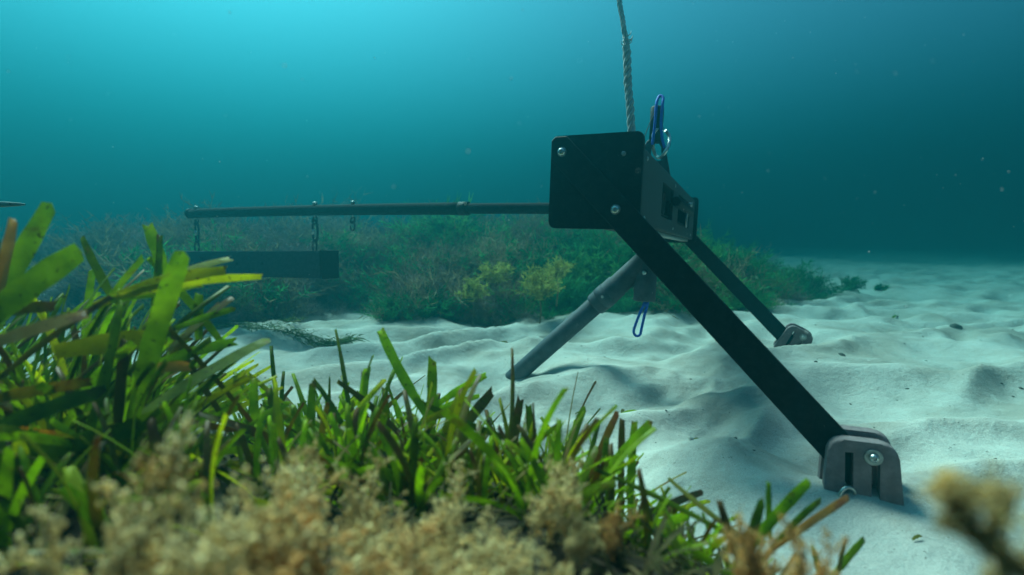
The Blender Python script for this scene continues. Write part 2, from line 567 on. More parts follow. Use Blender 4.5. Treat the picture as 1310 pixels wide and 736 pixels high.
# ------------------------------------------------------------------ the rig
RU = Vector((0.42243225, 0.90590888, -0.02966624))    # along the box, away from the near end plate
RV = Vector((-0.90566944, 0.42317707, 0.02615392))    # along the bait arm
RW = RU.cross(RV)
P0 = at(761, 233, 1.07)
rig = empty('underwater_camera_rig')
RIG_M = Matrix(((-RV.x, RU.x, RW.x, 0), (-RV.y, RU.y, RW.y, 0), (-RV.z, RU.z, RW.z, 0), (0, 0, 0, 1)))
RIG_O = P0 + RU * 0.65 - RW * 0.57
RIG_M = Matrix.Translation(RIG_O) @ RIG_M
rig.matrix_world = RIG_M
tag(rig, 'black seabed camera rig with flat legs, long side arm and grey pipe leg', 'camera rig')


def L(u, v, w):
    return Vector((-v, u - 0.65, w + 0.57))


def bolt_mesh(r, h, hexsock=True):
    """Domed screw head along -y (towards the near side), at the origin."""
    bm = bmesh.new(); S = 20; prev = None
    prof = [(0, r), (-h * 0.35, r), (-h * 0.7, r * 0.86), (-h * 0.93, r * 0.62), (-h, r * 0.42), (-h, r * 0.40), (-h * 0.45, r * 0.36)]
    rings = []
    for (y, q) in prof:
        rings.append([bm.verts.new((q * math.cos(2 * math.pi * j / S), y, q * math.sin(2 * math.pi * j / S))) for j in range(S)])
    for k in range(len(rings) - 1):
        for j in range(S):
            f = bm.faces.new((rings[k][j], rings[k][(j + 1) % S], rings[k + 1][(j + 1) % S], rings[k + 1][j])); f.smooth = True
    bm.faces.new(rings[-1]); bm.faces.new(rings[0][::-1])
    return bm_mesh(bm, 'bolt')


BOLT = bolt_mesh(0.0090, 0.0075)
BOLT.materials.append(M['steel'])
RIVET = bolt_mesh(0.005, 0.003)
RIVET.materials.append(M['dull_steel'])

# end plates, legs and feet: the near set and the far set
plate_poly = round_poly([(-0.1, 0.47), (0.1, 0.47), (0.1, 0.67), (-0.1, 0.67)], [0.014] * 4, 5)


def leg_mesh(yc, t=0.012):
    # flat bar at 45 degrees from the plate's upper inner corner down to the foot
    c0 = Vector((-0.083, 0.57 + 0.075)); c1 = Vector((0.525, 0.57 - 0.533))
    d = (c1 - c0).normalized(); n = Vector((-d.y, d.x)) * 0.030
    poly = [(-0.096, 0.57 + 0.0456), tuple(c1 - n), tuple(c1 + n), (-0.062, 0.57 + 0.096), (-0.088, 0.57 + 0.096), (-0.096, 0.57 + 0.088)]
    return bm_mesh(prism(poly, yc - t / 2, yc + t / 2, 0.0015, 1), 'leg')


def foot_plate_mesh(t):
    poly = round_poly([(-0.064, -0.075), (0.066, -0.075), (0.055, 0.058), (-0.054, 0.060)], [0.012, 0.012, 0.028, 0.026], 6)
    base = bm_mesh(prism(poly, -t / 2, t / 2, 0.005, 3), 'foot')
    cs = []
    for x, zt in ((-0.021, 0.036), (0.021, 0.020)):
        cb = bmesh.new(); bmesh.ops.create_cube(cb, size=1)
        bmesh.ops.scale(cb, verts=cb.verts, vec=(0.0135, t * 3, 0.1))
        bmesh.ops.translate(cb, verts=cb.verts, vec=(x, 0, zt - 0.05))
        cs.append(bm_mesh(cb, 'c'))
    me = cut(base, cs)
    me.shade_smooth()
    try:
        me.set_sharp_from_angle(angle=R(38))
    except Exception:
        pass
    me.materials.clear(); me.materials.append(M['lead'])
    return me


FOOT = foot_plate_mesh(0.026)
WASHER = lathe_between((0, 0, 0), (0, -1, 0), [(0, 0.0150), (0.002, 0.0150), (0.0024, 0.0145)], 24, 'washer')
WASHER.materials.append(M['dull_steel'])
DISC = lathe_between((0, 0, 0), (0, -1, 0), [(0, 0.005), (0.0012, 0.005), (0.0016, 0.0046)], 14, 'hole')
DISC.materials.append(M['hole'])


def end_set(u_plate, u_leg, foot_rot, foot_c, sign, near):
    pl = link('end_plate', bm_mesh(prism(plate_poly, u_plate - 0.65 - 0.006, u_plate - 0.65 + 0.006, 0.002, 2), 'end_plate'), M['black'], rig)
    lg = link('leg', leg_mesh(u_leg - 0.65), M['black'], rig)
    yface = u_leg - 0.65 + sign * 0.006
    for (v, w) in ((0.071, 0.063), (-0.052, -0.060)):
        b = link('bolt', BOLT, None, lg)
        b.location = (-v, yface, w + 0.57)
        if sign > 0: b.rotation_euler = (0, 0, math.pi)
        if near:
            wsh = link('washer', WASHER, None, lg); wsh.location = (-v, yface + 0.0002, w + 0.57); wsh.scale = (0.70, 0.35, 0.70)
    h = link('rivet', RIVET, None, pl)
    h.location = (0.060, u_plate - 0.65 + sign * 0.006, 0.57 + 0.056)
    h = link('rivet', RIVET, None, pl); h.scale = (0.6, 0.6, 0.6)
    h.location = (0.010, u_plate - 0.65 + sign * 0.0062, 0.57 - 0.046) if near else (-0.07, u_plate - 0.65 + sign * 0.0062, 0.57 - 0.07)
    fm = Matrix.Translation(L(u_leg, *foot_c)) @ Matrix.Rotation(foot_rot, 4, 'Y') @ Matrix.Diagonal((0.91, 1.0, 0.91, 1.0))
    ft = link('foot', FOOT, None, rig)
    ft.matrix_local = fm @ Matrix.Translation((0, -0.0205, 0))
    tag(ft, 'grey cast clamp foot with two slots')
    bk = link('back_clamp', FOOT, None, ft)
    bk.matrix_local = Matrix.Translation((-0.002, 0.043, 0.006))
    sp_ = link('spacer', bm_mesh(rounded_box((0.055, 0.013, 0.05), 0.003, 1), 'spacer'), M['lead'], ft)
    sp_.location = (0.012, 0.0205, -0.01)
    ws = link('washer', WASHER, None, ft); ws.location = (0.017, -0.0131, 0.032)
    bo = link('bolt', BOLT, None, ft); bo.location = (0.017, -0.0152, 0.032); bo.scale = (0.95, 1.1, 0.95)
    return ft


near_foot = end_set(0.0, -0.0125, R(-4), (-0.509, -0.508), -1, True)
far_foot = end_set(1.3, 1.3125, R(24), (-0.512, -0.490), 1, False)

# box between the plates, hollow, with two windows cut through the visible side and one through the other
outer = bm_mesh(rounded_box((0.17, 1.286, 0.17), 0.004, 2, (0, 0, 0.57)), 'housing')
inner = bm_mesh(rounded_box((0.154, 1.30, 0.154), 0, 1, (0, 0, 0.57)), 'inner')


def window_cut(x, u0, u1, w0, w1):
    poly = round_poly([(u0 - 0.65, w0 + 0.57), (u1 - 0.65, w0 + 0.57), (u1 - 0.65, w1 + 0.57), (u0 - 0.65, w1 + 0.57)], [0.008] * 4, 3)
    bm = prism(poly, -0.03, 0.03)
    bmesh.ops.transform(bm, matrix=Matrix.Translation((x, 0, 0)) @ Matrix.Rotation(-math.pi / 2, 4, 'Z') @ Matrix.Scale(-1, 4, (1, 0, 0)), verts=bm.verts)
    bmesh.ops.recalc_face_normals(bm, faces=bm.faces)
    return bm_mesh(bm, 'c')


hm = cut(outer, [inner, window_cut(0.08, 0.37, 0.595, -0.046, 0.048), window_cut(0.08, 0.73, 1.10, -0.045, 0.052),
                 window_cut(-0.08, 0.30, 0.55, -0.04, 0.045), window_cut(-0.08, 0.78, 1.05, -0.04, 0.045)])
hm.materials.clear()
housing = link('housing', hm, M['housing'], rig)
tag(housing, 'long dark grey box with two windows cut in its side')
# cameras inside the box
for uc in (0.50, 0.90):
    body = link('camera_body', bm_mesh(rounded_box((0.10, 0.13, 0.10), 0.012, 2, L(uc, 0.0, -0.01)), 'camera_body'), M['black'], housing)
lens = link('camera_lens', lathe_between(L(0.50, -0.05, 0.0), L(0.50, -1, 0.0), [(0, 0.034), (0.02, 0.034), (0.022, 0.030), (0.022, 0.026), (0.014, 0.02)], 24), M['hole'], housing)
shelf = link('inner_shelf', bm_mesh(rounded_box((0.148, 1.27, 0.004), 0, 1, (0, 0, 0.57 - 0.035)), 'inner_shelf'), M['black'], housing)
# clamp bar across the second window, with a small ring under it
bar = link('clamp_bar', lathe_between(L(0.56, -0.099, 0.012), L(1.02, -0.099, 0.012), [(0, 0.012), (0.003, 0.0155), (0.40, 0.0155), (0.43, 0.0145), (0.46, 0.012)], 16), M['black'], housing)
kn = link('clamp_knob', lathe_between(L(0.90, -0.105, 0.024), L(0.90, -0.105, 0.2), [(0, 0.009), (0.012, 0.009), (0.016, 0.006)], 12), M['dull_steel'], housing)
ring_pts = [L(0.81 + 0.016 * math.cos(t), -0.106, -0.030 + 0.024 * math.sin(t)) for t in np.linspace(0, 2 * math.pi, 18, endpoint=False)]
link('ring', tube(ring_pts, 0.0028, 6, True), M['dull_steel'], housing)
# underside rail seen below the box
link('bottom_rail', bm_mesh(rounded_box((0.03, 1.22, 0.010), 0.002, 1, (0.055, 0, 0.57 - 0.0905)), 'bottom_rail'), M['dull_steel'], housing)
for uu in (0.12, 0.62, 1.18):
    b = link('bolt', RIVET, None, housing)
    b.matrix_local = Matrix.Translation(L(uu, -0.0852, 0.066)) @ Matrix.Rotation(math.pi / 2, 4, 'Z')
    b = link('bolt', RIVET, None, housing)
    b.matrix_local = Matrix.Translation(L(uu, -0.0852, -0.068)) @ Matrix.Rotation(math.pi / 2, 4, 'Z')

# long side arm
def arm_w(v):
    return -0.002 - 0.031 * (max(0, v - 0.2) / 2.2) ** 2


def arm_line(v0, v1, n):
    return [L(0.65, v0 + (v1 - v0) * i / (n - 1), arm_w(v0 + (v1 - v0) * i / (n - 1))) for i in range(n)]


arm = link('bait_arm', tube(arm_line(0.70, 2.375, 24), 0.0245, 18), M['arm'], rig)
link('inner_tube', tube(arm_line(0.02, 0.74, 10), 0.0205, 18), M['arm'], arm)
link('collar', tube(arm_line(0.685, 0.725, 3), 0.0268, 18), M['black'], arm)
link('end_cap', lathe_between(L(0.65, 2.372, arm_w(2.372)), L(0.65, 3.4, arm_w(2.372) - 0.02), [(0, 0.0262), (0.022, 0.0262), (0.030, 0.022)], 18), M['black'], arm)
link('arm_socket', bm_mesh(rounded_box((0.05, 0.07, 0.07), 0.006, 2, L(0.65, 0.105, 0)), 'arm_socket'), M['black'], arm)
for v in (2.335, 1.492, 1.268):
    w0 = arm_w(v); s = 1.0 if v > 1.3 else 0.8
    eb = link('eye_bolt', tube([L(0.65, v, w0 + 0.040), L(0.65, v, w0 - 0.034)], 0.0045 * s, 8), M['dull_steel'], arm)
    link('nut', lathe_between(L(0.65, v, w0 + 0.0235), L(0.65, v, w0 + 1), [(0, 0.011 * s), (0.012, 0.011 * s), (0.014, 0.008 * s)], 6), M['dull_steel'], eb)
    rp = [L(0.65 + 0.004 * math.sin(t), v + 0.015 * s * math.cos(t), w0 - 0.046 + 0.017 * s * math.sin(t)) for t in np.linspace(0, 2 * math.pi, 16, endpoint=False)]
    link('ring', tube(rp, 0.0038, 6, True), M['link'], eb)
link('hook', tube([L(0.65, 1.268 + 0.012 * math.cos(t), arm_w(1.27) - 0.072 + 0.020 * math.sin(t)) for t in np.linspace(1.2, 6.4, 14)], 0.0034, 6), M['link'], arm)

# grey pipe leg: upright stub, 45 degree branch and the pipe that goes into the sand
top = L(0.65, 0.0, -0.175); dirp = (L(0.65, 0.47, -0.645) - top).normalized()
pipe = link('pipe_leg', lathe_between(top + dirp * 0.12, top + dirp * 2, [(0, 0.0325), (0.80, 0.0325)], 28), M['pvc'], rig)
tag(pipe, 'grey plastic pipe leg running down into the sand')
wy = link('branch_fitting', lathe_between(top - dirp * 0.01, top + dirp * 2, [(0, 0.034), (0.02, 0.0365), (0.135, 0.0365), (0.137, 0.0400), (0.235, 0.0400), (0.241, 0.0385), (0.241, 0.033)], 28), M['pvc'], pipe)
link('upright_stub', lathe_between(L(0.65, -0.004, -0.082), L(0.65, -0.004, -1), [(0, 0.0360), (0.205, 0.0360), (0.225, 0.0366), (0.228, 0.034), (0.228, 0.029), (0.200, 0.029)], 28), M['pvc'], pipe)
link('gusset', bm_mesh(prism([(-0.028, 0.57 - 0.265), (-0.10, 0.57 - 0.265), (-0.028, 0.57 - 0.19)], -0.006, 0.006, 0.002, 1), 'gusset'), M['pvc'], pipe)
b = link('bolt', BOLT, None, pipe); b.location = L(0.6125, -0.006, -0.214); b.scale = (0.8, 0.8, 0.8)
link('clamp_band', lathe_between(top + dirp * 0.165, top + dirp * 2, [(0, 0.0414), (0.035, 0.0414)], 28), M['pvc'], pipe)
b = link('bolt', RIVET, None, pipe); b.matrix_local = Matrix.Translation(top + dirp * 0.182 + Vector((0, -0.0412, 0)))

# lifting bracket on top of the box and its shackle
br = link('lifting_bracket', bm_mesh(prism([(-0.030, 0.57 + 0.084), (0.085, 0.57 + 0.084), (0.067, 0.57 + 0.160), (0.045, 0.57 + 0.207), (0.012, 0.57 + 0.185), (-0.02, 0.57 + 0.135)], -0.156, -0.144, 0.002, 1), 'lifting_bracket'), M['housing'], rig)
hole_c = bm_mesh(prism(round_poly([(0.022, 0.57 + 0.125), (0.058, 0.57 + 0.125), (0.055, 0.57 + 0.165), (0.040, 0.57 + 0.185), (0.026, 0.57 + 0.165)], [0.006] * 5, 3), -0.3, 0.1), 'c')
br.data = cut(br.data, [hole_c]); br.data.materials.clear(); br.data.materials.append(M['housing'])
sh_pts = [L(0.5, -0.052 + 0.024 * math.sin(t) , 0.178 - 0.042 * math.cos(t)) + Vector((0, 0.018 * math.sin(2 * t), 0)) for t in np.linspace(-2.75, 2.75, 26)]
sk = link('shackle', tube(sh_pts, 0.0052, 10), M['steel'], br)
link('shackle_pin', tube([sh_pts[0] + Vector((-0.012, 0, 0)), sh_pts[-1] + Vector((0.012, 0, 0))], 0.0058, 10), M['steel'], br)

# ------------------------------------------------------------------ things on the rig
def rig_world(u, v, w):
    return RIG_M @ L(u, v, w)


# rolled black sleeve with a blue cord tied round it, standing on the bracket
sl = empty('cord_keeper'); sl.matrix_world = RIG_M @ Matrix.Translation(L(0.5, -0.032, 0.200))
tag(sl, 'black sleeve with bright blue cord looped over it above the rig box', 'cord keeper')
link('sleeve', lathe_between((0.004, 0, -0.02), (0.006, 0, 1), [(0, 0.0185), (0.10, 0.0195), (0.104, 0.0165), (0.104, 0.013), (0.08, 0.012)], 20), M['black'], sl)
lp = [(-0.004 + 0.004, -0.024, -0.03), (0.004, -0.025, 0.03), (0.005, -0.024, 0.086), (0.008, -0.012, 0.108), (0.014, -0.010, 0.112), (0.021, -0.014, 0.104), (0.022, -0.023, 0.08), (0.021, -0.024, 0.03), (0.026, -0.022, -0.01), (0.034, -0.016, -0.04)]


def spline(pts, n=8):
    """Catmull-Rom through the points."""
    P = [Vector(p) for p in pts]
    P = [P[0] * 2 - P[1]] + P + [P[-1] * 2 - P[-2]]
    out = []
    for i in range(1, len(P) - 2):
        for k in range(n):
            t = k / n
            a, b_, c, d = P[i - 1], P[i], P[i + 1], P[i + 2]
            out.append(0.5 * ((2 * b_) + (c - a) * t + (2 * a - 5 * b_ + 4 * c - d) * t * t + (3 * b_ - a - 3 * c + d) * t ** 3))
    out.append(P[-2])
    return out


link('cord', tube(spline(lp, 6), 0.0042, 8), M['blue'], sl)
link('thin_line', tube(spline([(-0.045, -0.01, -0.11), (-0.035, -0.018, -0.04), (-0.012, -0.024, 0.03), (0.000, -0.021, 0.06)], 6), 0.0012, 5), M['dark_shell'], sl)

# blue cord loop under the pipe fitting
bl = empty('cord_loop'); bl.matrix_world = RIG_M @ Matrix.Translation(L(0.65, -0.004, -0.312))
tag(bl, 'short blue cord loop hanging below the grey pipe fitting', 'cord')
lp2 = [(0.006, 0, 0.05), (0.003, -0.004, 0.0), (-0.012, -0.006, -0.045), (-0.026, -0.006, -0.092), (-0.027, -0.004, -0.110), (-0.018, -0.002, -0.119), (-0.007, 0.0, -0.113), (-0.003, 0.0, -0.09), (0.004, 0.002, -0.045), (0.012, 0.003, 0.0), (0.010, 0.002, 0.05)]
link('cord', tube(spline(lp2, 6), 0.0046, 8), M['blue'], bl)
link('cord_knot', lathe_between((0.007, -0.002, 0.0), (0.005, -0.002, -1), [(0, 0.005), (0.004, 0.0085), (0.012, 0.0085), (0.016, 0.005)], 10), M['blue'], bl)

# lifting rope, three strands laid round each other, thick splice in its lower half
rope = empty('lifting_rope'); rope.location = rig_world(0.3, -0.015, 0.085)
tag(rope, 'grey twisted lifting rope rising from the rig to the surface', 'rope')


def rope_path(s):
    pts = [(-0.015, 0.085), (-0.009, 0.160), (0.007, 0.28), (0.019, 0.391), (0.031, 0.455), (0.046, 0.520), (0.085, 0.70), (0.26, 1.5), (0.45, 2.4)]
    return spline([rig_world(0.3, v, w) for v, w in pts], 40)


rpath = rope_path(0)
seg = [0.0]
for i in range(1, len(rpath)):
    seg.append(seg[-1] + (rpath[i] - rpath[i - 1]).length)
total = seg[-1]
NS = 700
for k in range(3):
    pts = []; rad = []
    for i in range(NS):
        s = 1.0 * i / (NS - 1) if False else (i / (NS - 1)) ** 1.5 * total
        j = max(1, min(len(seg) - 1, int(np.searchsorted(seg, s))))
        f = (s - seg[j - 1]) / max(1e-9, seg[j] - seg[j - 1])
        p = rpath[j - 1].lerp(rpath[j], f)
        t = (rpath[j] - rpath[j - 1]).normalized()
        n = t.cross(Vector((0, 1, 0))).normalized(); bb = t.cross(n)
        thick = 1.0 - 0.36 * float(smooth(np.array([(s - 0.29) / 0.06]))[0])
        pitch = 0.066 * thick
        a = 2 * math.pi * (s / pitch + k / 3) + 0.25 * math.sin(s * 31)
        wob = 1 + 0.12 * math.sin(s * 47 + k * 2)
        pts.append(p + (n * math.cos(a) + bb * math.sin(a)) * 0.0055 * thick * wob - rope.location)
        rad.append(0.0057 * thick * (1 + 0.06 * math.sin(s * 90 + k)))
    link('strand', tube(pts, rad, 7), M['rope'], rope)
for k in range(9):
    s0 = Vector(rig_world(0.3, 0.018, 0.375 + 0.006 * k)) - rope.location
    a = random.uniform(0, 6.28); ln = random.uniform(0.012, 0.032)
    e = s0 + Vector((math.cos(a) * 0.016, math.sin(a) * 0.01, ln))
    link('frayed_yarn', tube([s0, (s0 + e) / 2 + Vector((math.cos(a) * 0.006, 0, 0)), e], [0.0016, 0.0013, 0.0005], 5), M['rope'], rope)

# bait box hung under the arm end
bb = empty('bait_box'); BO = L(0.65, 1.88, -0.275); bb.matrix_world = RIG_M @ Matrix.Translation(BO)
tag(bb, 'dark rectangular bait box with drilled holes hanging below the side arm', 'bait box')


def B(u, v, w):
    return L(u, v, w - 0.0) - BO


def bw(v):   # the box hangs a touch lower at its far end
    return -0.262 - 0.012 * (v - 1.88)


body_bm = rounded_box((0.955, 0.105, 0.124), 0.004, 2)
body_me = bm_mesh(body_bm, 'body')
cs = []
for (v, w) in ((1.87, -0.232), (1.955, -0.262), (1.778, -0.258), (1.865, -0.292), (2.221, -0.238), (2.30, -0.27), (1.62, -0.232), (1.54, -0.262), (1.62, -0.295)):
    if v < 1.7: continue
    c = lathe_between((-(v - 1.8825), -0.09, w + 0.262), (-(v - 1.8825), 1, w + 0.262), [(0, 0.0085), (0.075, 0.0085)], 14)
    cs.append(c)
body_me = cut(body_me, cs)
body_me.materials.clear()
body = link('box_shell', body_me, M['bait'], bb)
body.matrix_local = Matrix.Rotation(R(-2.3), 4, 'Y')
link('end_cap', bm_mesh(rounded_box((0.010, 0.110, 0.129), 0.003, 2, (0.4795, 0, 0)), 'end_cap'), M['black'], bb).matrix_local = Matrix.Rotation(R(-2.3), 4, 'Y')
link('end_cap', bm_mesh(rounded_box((0.010, 0.110, 0.129), 0.003, 2, (-0.4795, 0, 0)), 'end_cap'), M['black'], bb).matrix_local = Matrix.Rotation(R(-2.3), 4, 'Y')
for v in (2.335, 1.492):
    wt = arm_w(v) - 0.050; wb = -0.275 + 0.062 - 0.040 * (v - 1.88)
    mid = (wt + wb) / 2; dv = -0.02
    # long spring link, then a small ring into the lid
    hh = (wt - wb) * 0.36
    cp = [(0, wt - 0.012 + 0.010)]
    pts = []
    cz = wt - hh + 0.006
    for t in np.linspace(0, 2 * math.pi, 26, endpoint=False):
        x = 0.019 * math.cos(t); z = math.sin(t)
        z = math.copysign(abs(z) ** 0.6, z) * hh
        pts.append(B(0.65 + 0.004 * math.cos(t), v + x - 0.15 * (z - hh) * -0.3 + 0.0, cz + z))
    ca = link('spring_link', tube(pts, 0.0052, 7, True), M['link'], bb)
    link('link_sleeve', tube([B(0.654, v + 0.0155, cz - hh * 0.35), B(0.654, v + 0.0155, cz + hh * 0.15)], 0.0055, 8), M['steel'], ca)
    r_c = (cz - hh + wb) / 2
    rr = abs(cz - hh - wb) / 2 + 0.009
    rp = [B(0.65 + 0.012 * math.cos(t), v, r_c + rr * math.sin(t)) for t in np.linspace(0, 2 * math.pi, 16, endpoint=False)]
    link('ring', tube(rp, 0.0038, 6, True), M['link'], bb)

# shackle lying at the near foot
sf = empty('foot_shackle'); sf.location = on_ground(1086, 640, 0.012)
tag(sf, 'small steel shackle on the sand at the near foot', 'shackle')
pts = [Vector((0.013 * math.sin(t), 0.004, 0.004 + 0.017 * math.cos(t))) for t in np.linspace(-2.6, 2.6, 20)]
link('bow', tube(pts, 0.0035, 8), M['steel'], sf)
link('pin', tube([(-0.014, 0.004, -0.010), (0.016, 0.004, -0.013)], 0.0042, 8), M['steel'], sf)

# ------------------------------------------------------------------ leaf blades
def blade_arrays(base, tip, width, bend, face, rnd, nseg=9, thick=0.0009, fold=0.12, ragged=True, twist=0.0):
    """Strap leaf from base to tip; bend is the sideways sag (vector), face is roughly its flat side's normal."""
    base = Vector(base); tip = Vector(tip)
    ctrl = (base + tip) / 2 + Vector(bend)
    V = []; UVs = []
    for i in range(nseg + 1):
        t = i / nseg
        p = base * (1 - t) ** 2 + ctrl * 2 * t * (1 - t) + tip * t * t
        tg = ((ctrl - base) * (1 - t) + (tip - ctrl) * t).normalized()
        side = tg.cross(face)
        if side.length < 1e-4: side = tg.orthogonal()
        side.normalize()
        nrm = side.cross(tg).normalized()
        if twist:
            q = Matrix.Rotation(twist * t, 3, tg)
            side = q @ side; nrm = q @ nrm
        wd = width * (0.62 + 0.38 * min(1, t * 2.6)) * (1.0 - 0.20 * max(0, t - 0.7) / 0.3) * 0.5
        wd *= 1 + 0.07 * math.sin(t * 17 + rnd.random() * 2)
        e = [0.0, 0.0, 0.0]
        if i == nseg and ragged:
            e = [rnd.uniform(-0.4, 0.35) * width, rnd.uniform(-0.35, 0.3) * width, rnd.uniform(-0.45, 0.3) * width]
        fo = fold * wd
        a_ = p - side * wd + tg * e[0] + nrm * fo; c_ = p + side * wd + tg * e[2] + nrm * fo
        V += [a_, p + nrm * thick + tg * e[1], c_, a_, p - nrm * thick + tg * e[1], c_]
        UVs += [(0, t), (0.5, t), (1, t), (0, t), (0.5, t), (1, t)]
    Fq = []
    for i in range(nseg):
        for j in (0, 1):
            a = i * 6 + j
            Fq.append((a, a + 1, a + 7, a + 6)); Fq.append((a + 4, a + 3, a + 9, a + 10))
    k = nseg * 6; Fq.append((k, k + 1, k + 2, k + 4))
    return V, Fq, UVs


LEAF_N = 0


def leaf(parent, base, tip, width, mat, bend=(0, 0, 0), face=(0, -1, 0.2), twist=0.0, fold=0.12):
    """One leaf as a part of its shoot; base and tip in the place's own metres."""
    o0 = parent.location
    V, Fq, UVs = blade_arrays(Vector(base) - o0, Vector(tip) - o0, width, bend, Vector(face).normalized(), random, fold=fold, twist=twist)
    me = np_mesh('leaf', [tuple(v) for v in V], Fq, mat, True, UVs)
    return link('leaf', me, None, parent)


def shoot_at(p, label, group=None):
    s = empty('seagrass_shoot', p)
    tag(s, label, 'seagrass', group)
    return s


def pleaf(sh, b, t, d0, d1, wpx, mat, bend=0.0, tilt=0.25, twist=None):
    if b[0] < 300:
        d0 *= 1.22; d1 *= 1.22
    """Leaf measured in the photograph: foot b at depth d0, tip t at depth d1, width in pixels."""
    B_ = at(*b, d0); T_ = at(*t, d1)
    w = wpx / 640 * (d0 + d1) / 2
    ax = (T_ - B_).normalized()
    bv = ax.cross(Vector((0, 1, 0)))
    bv = bv.normalized() * bend * (T_ - B_).length if bv.length > 1e-4 else Vector((0, 0, 0))
    face = Vector((random.uniform(-tilt, tilt), -1, random.uniform(-0.1, 0.5)))
    return leaf(sh, B_, T_, w, M[mat], bv, face, random.uniform(-0.35, 0.35) if twist is None else twist)


def shoot_px(blades, label, root, group=None):
    """A shoot whose visible leaves were measured; its root stands on the bank below them."""
    x, y = root
    s = shoot_at((x, y, hz(x, y)), label, group)
    for bl_ in blades:
        pleaf(s, *bl_)
    return s


def gx(px, d):
    return ((px - 655) / 640 * d, d)


G, DK, LM, BR_, OR = 'leaf_green', 'leaf_dark', 'leaf_lime', 'leaf_brown', 'leaf_orange'
# tall tuft at the left edge
shoot_px([((-40, 470), (66, 260), 0.44, 0.46, 24, DK, 0.03), ((-10, 420), (18, 283), 0.43, 0.45, 20, OR, 0.0), ((-30, 425), (103, 322), 0.42, 0.44, 32, G, 0.06),
          ((-60, 520), (-8, 300), 0.42, 0.44, 26, DK, -0.05), ((-40, 452), (112, 402), 0.40, 0.41, 20, OR, 0.03), ((-30, 402), (70, 392), 0.42, 0.46, 16, BR_, 0.05)],
         'tall dark green seagrass shoot leaning in at the left picture edge', gx(-40, 0.51))
shoot_px([((168, 545), (236, 318), 0.46, 0.46, 25, G, 0.03), ((112, 560), (156, 388), 0.44, 0.45, 22, G, -0.04), ((150, 560), (160, 440), 0.46, 0.46, 20, BR_, 0.0),
          ((175, 520), (205, 300), 0.52, 0.54, 15, DK, -0.06), ((150, 390), (104, 300), 0.54, 0.55, 17, G, 0.03), ((215, 365), (189, 288), 0.54, 0.55, 15, G, -0.03)],
         'seagrass shoot with one broad bright upright leaf left of the bait box', gx(160, 0.57))
shoot_px([((120, 392), (290, 346), 0.46, 0.50, 15, LM, 0.10), ((135, 385), (336, 354), 0.46, 0.52, 11, LM, 0.08), ((150, 380), (297, 331), 0.47, 0.53, 11, LM, 0.06),
          ((-20, 500), (142, 380), 0.45, 0.46, 9, BR_, 0.04), ((140, 384), (255, 362), 0.46, 0.52, 16, G, 0.02), ((70, 450), (205, 432), 0.44, 0.48, 26, LM, 0.03)],
         'seagrass shoot with lime green leaves fanning right below the bait box', gx(90, 0.56))
shoot_px([((160, 545), (345, 434), 0.46, 0.56, 17, G, 0.05), ((205, 408), (338, 560), 0.50, 0.60, 10, BR_, 0.03), ((190, 470), (302, 437), 0.50, 0.56, 14, G, 0.05),
          ((215, 450), (300, 380), 0.52, 0.56, 11, BR_, 0.06), ((225, 420), (300, 395), 0.52, 0.56, 9, DK, 0.03), ((180, 475), (246, 470), 0.48, 0.50, 14, OR, 0.1),
          ((170, 520), (300, 550), 0.48, 0.58, 12, BR_, -0.04), ((255, 435), (255, 372), 0.56, 0.57, 15, G, 0.02), ((190, 330), (285, 440), 0.55, 0.58, 12, DK, 0.05), ((290, 540), (205, 400), 0.58, 0.60, 9, BR_, 0.03)],
         'seagrass shoot with brown stalk crossing over the sand at left', gx(190, 0.61))
shoot_px([((-30, 560), (135, 500), 0.40, 0.44, 22, DK, 0.05), ((-20, 600), (190, 545), 0.40, 0.46, 24, DK, 0.04), ((20, 610), (240, 520), 0.42, 0.48, 20, G, 0.04),
          ((-30, 515), (120, 488), 0.42, 0.46, 16, BR_, 0.03), ((-20, 545), (100, 560), 0.42, 0.46, 18, OR, -0.05), ((60, 620), (320, 562), 0.44, 0.52, 18, DK, 0.06), ((100, 590), (330, 575), 0.46, 0.54, 14, G, 0.05)],
         'dark seagrass shoot lying flat low at the left picture edge', gx(0, 0.51))
# the row along the sand edge
shoot_px([((548, 535), (486, 421), 0.72, 0.76, 13, G, 0.05), ((552, 560), (553, 459), 0.74, 0.76, 13, G, 0.0), ((556, 520), (624, 479), 0.74, 0.78, 10, G, 0.05),
          ((530, 510), (648, 560), 0.73, 0.72, 9, DK, -0.05), ((556, 525), (612, 507), 0.74, 0.8, 8, G, 0.03), ((560, 600), (632, 499), 0.72, 0.76, 14, BR_, 0.06), ((540, 540), (598, 520), 0.7, 0.74, 10, LM, 0.04)],
         'seagrass shoot with a lone tall leaf pointing up left of the pipe leg', gx(555, 0.72))
shoot_px([((330, 690), (492, 486), 0.56, 0.72, 9, LM, 0.03), ((395, 600), (400, 490), 0.68, 0.70, 11, DK, 0.0), ((432, 488), (512, 556), 0.74, 0.70, 9, BR_, 0.06), ((465, 600), (470, 470), 0.7, 0.74, 11, G, 0.08),
          ((450, 590), (466, 472), 0.72, 0.74, 9, BR_, -0.05), ((390, 570), (375, 520), 0.7, 0.72, 10, G, 0.0)],
         'seagrass shoot crossed by a long thin lime stem, before the sand', gx(430, 0.66))
shoot_px([((330, 560), (325, 486), 0.72, 0.74, 12, G, 0.05), ((355, 560), (345, 500), 0.72, 0.75, 12, DK, -0.04), ((320, 545), (370, 515), 0.7, 0.74, 10, G, 0.04), ((300, 560), (330, 600), 0.66, 0.64, 9, OR, 0.1)],
         'small green seagrass shoot beside the brown stalk on the sand', gx(335, 0.7))
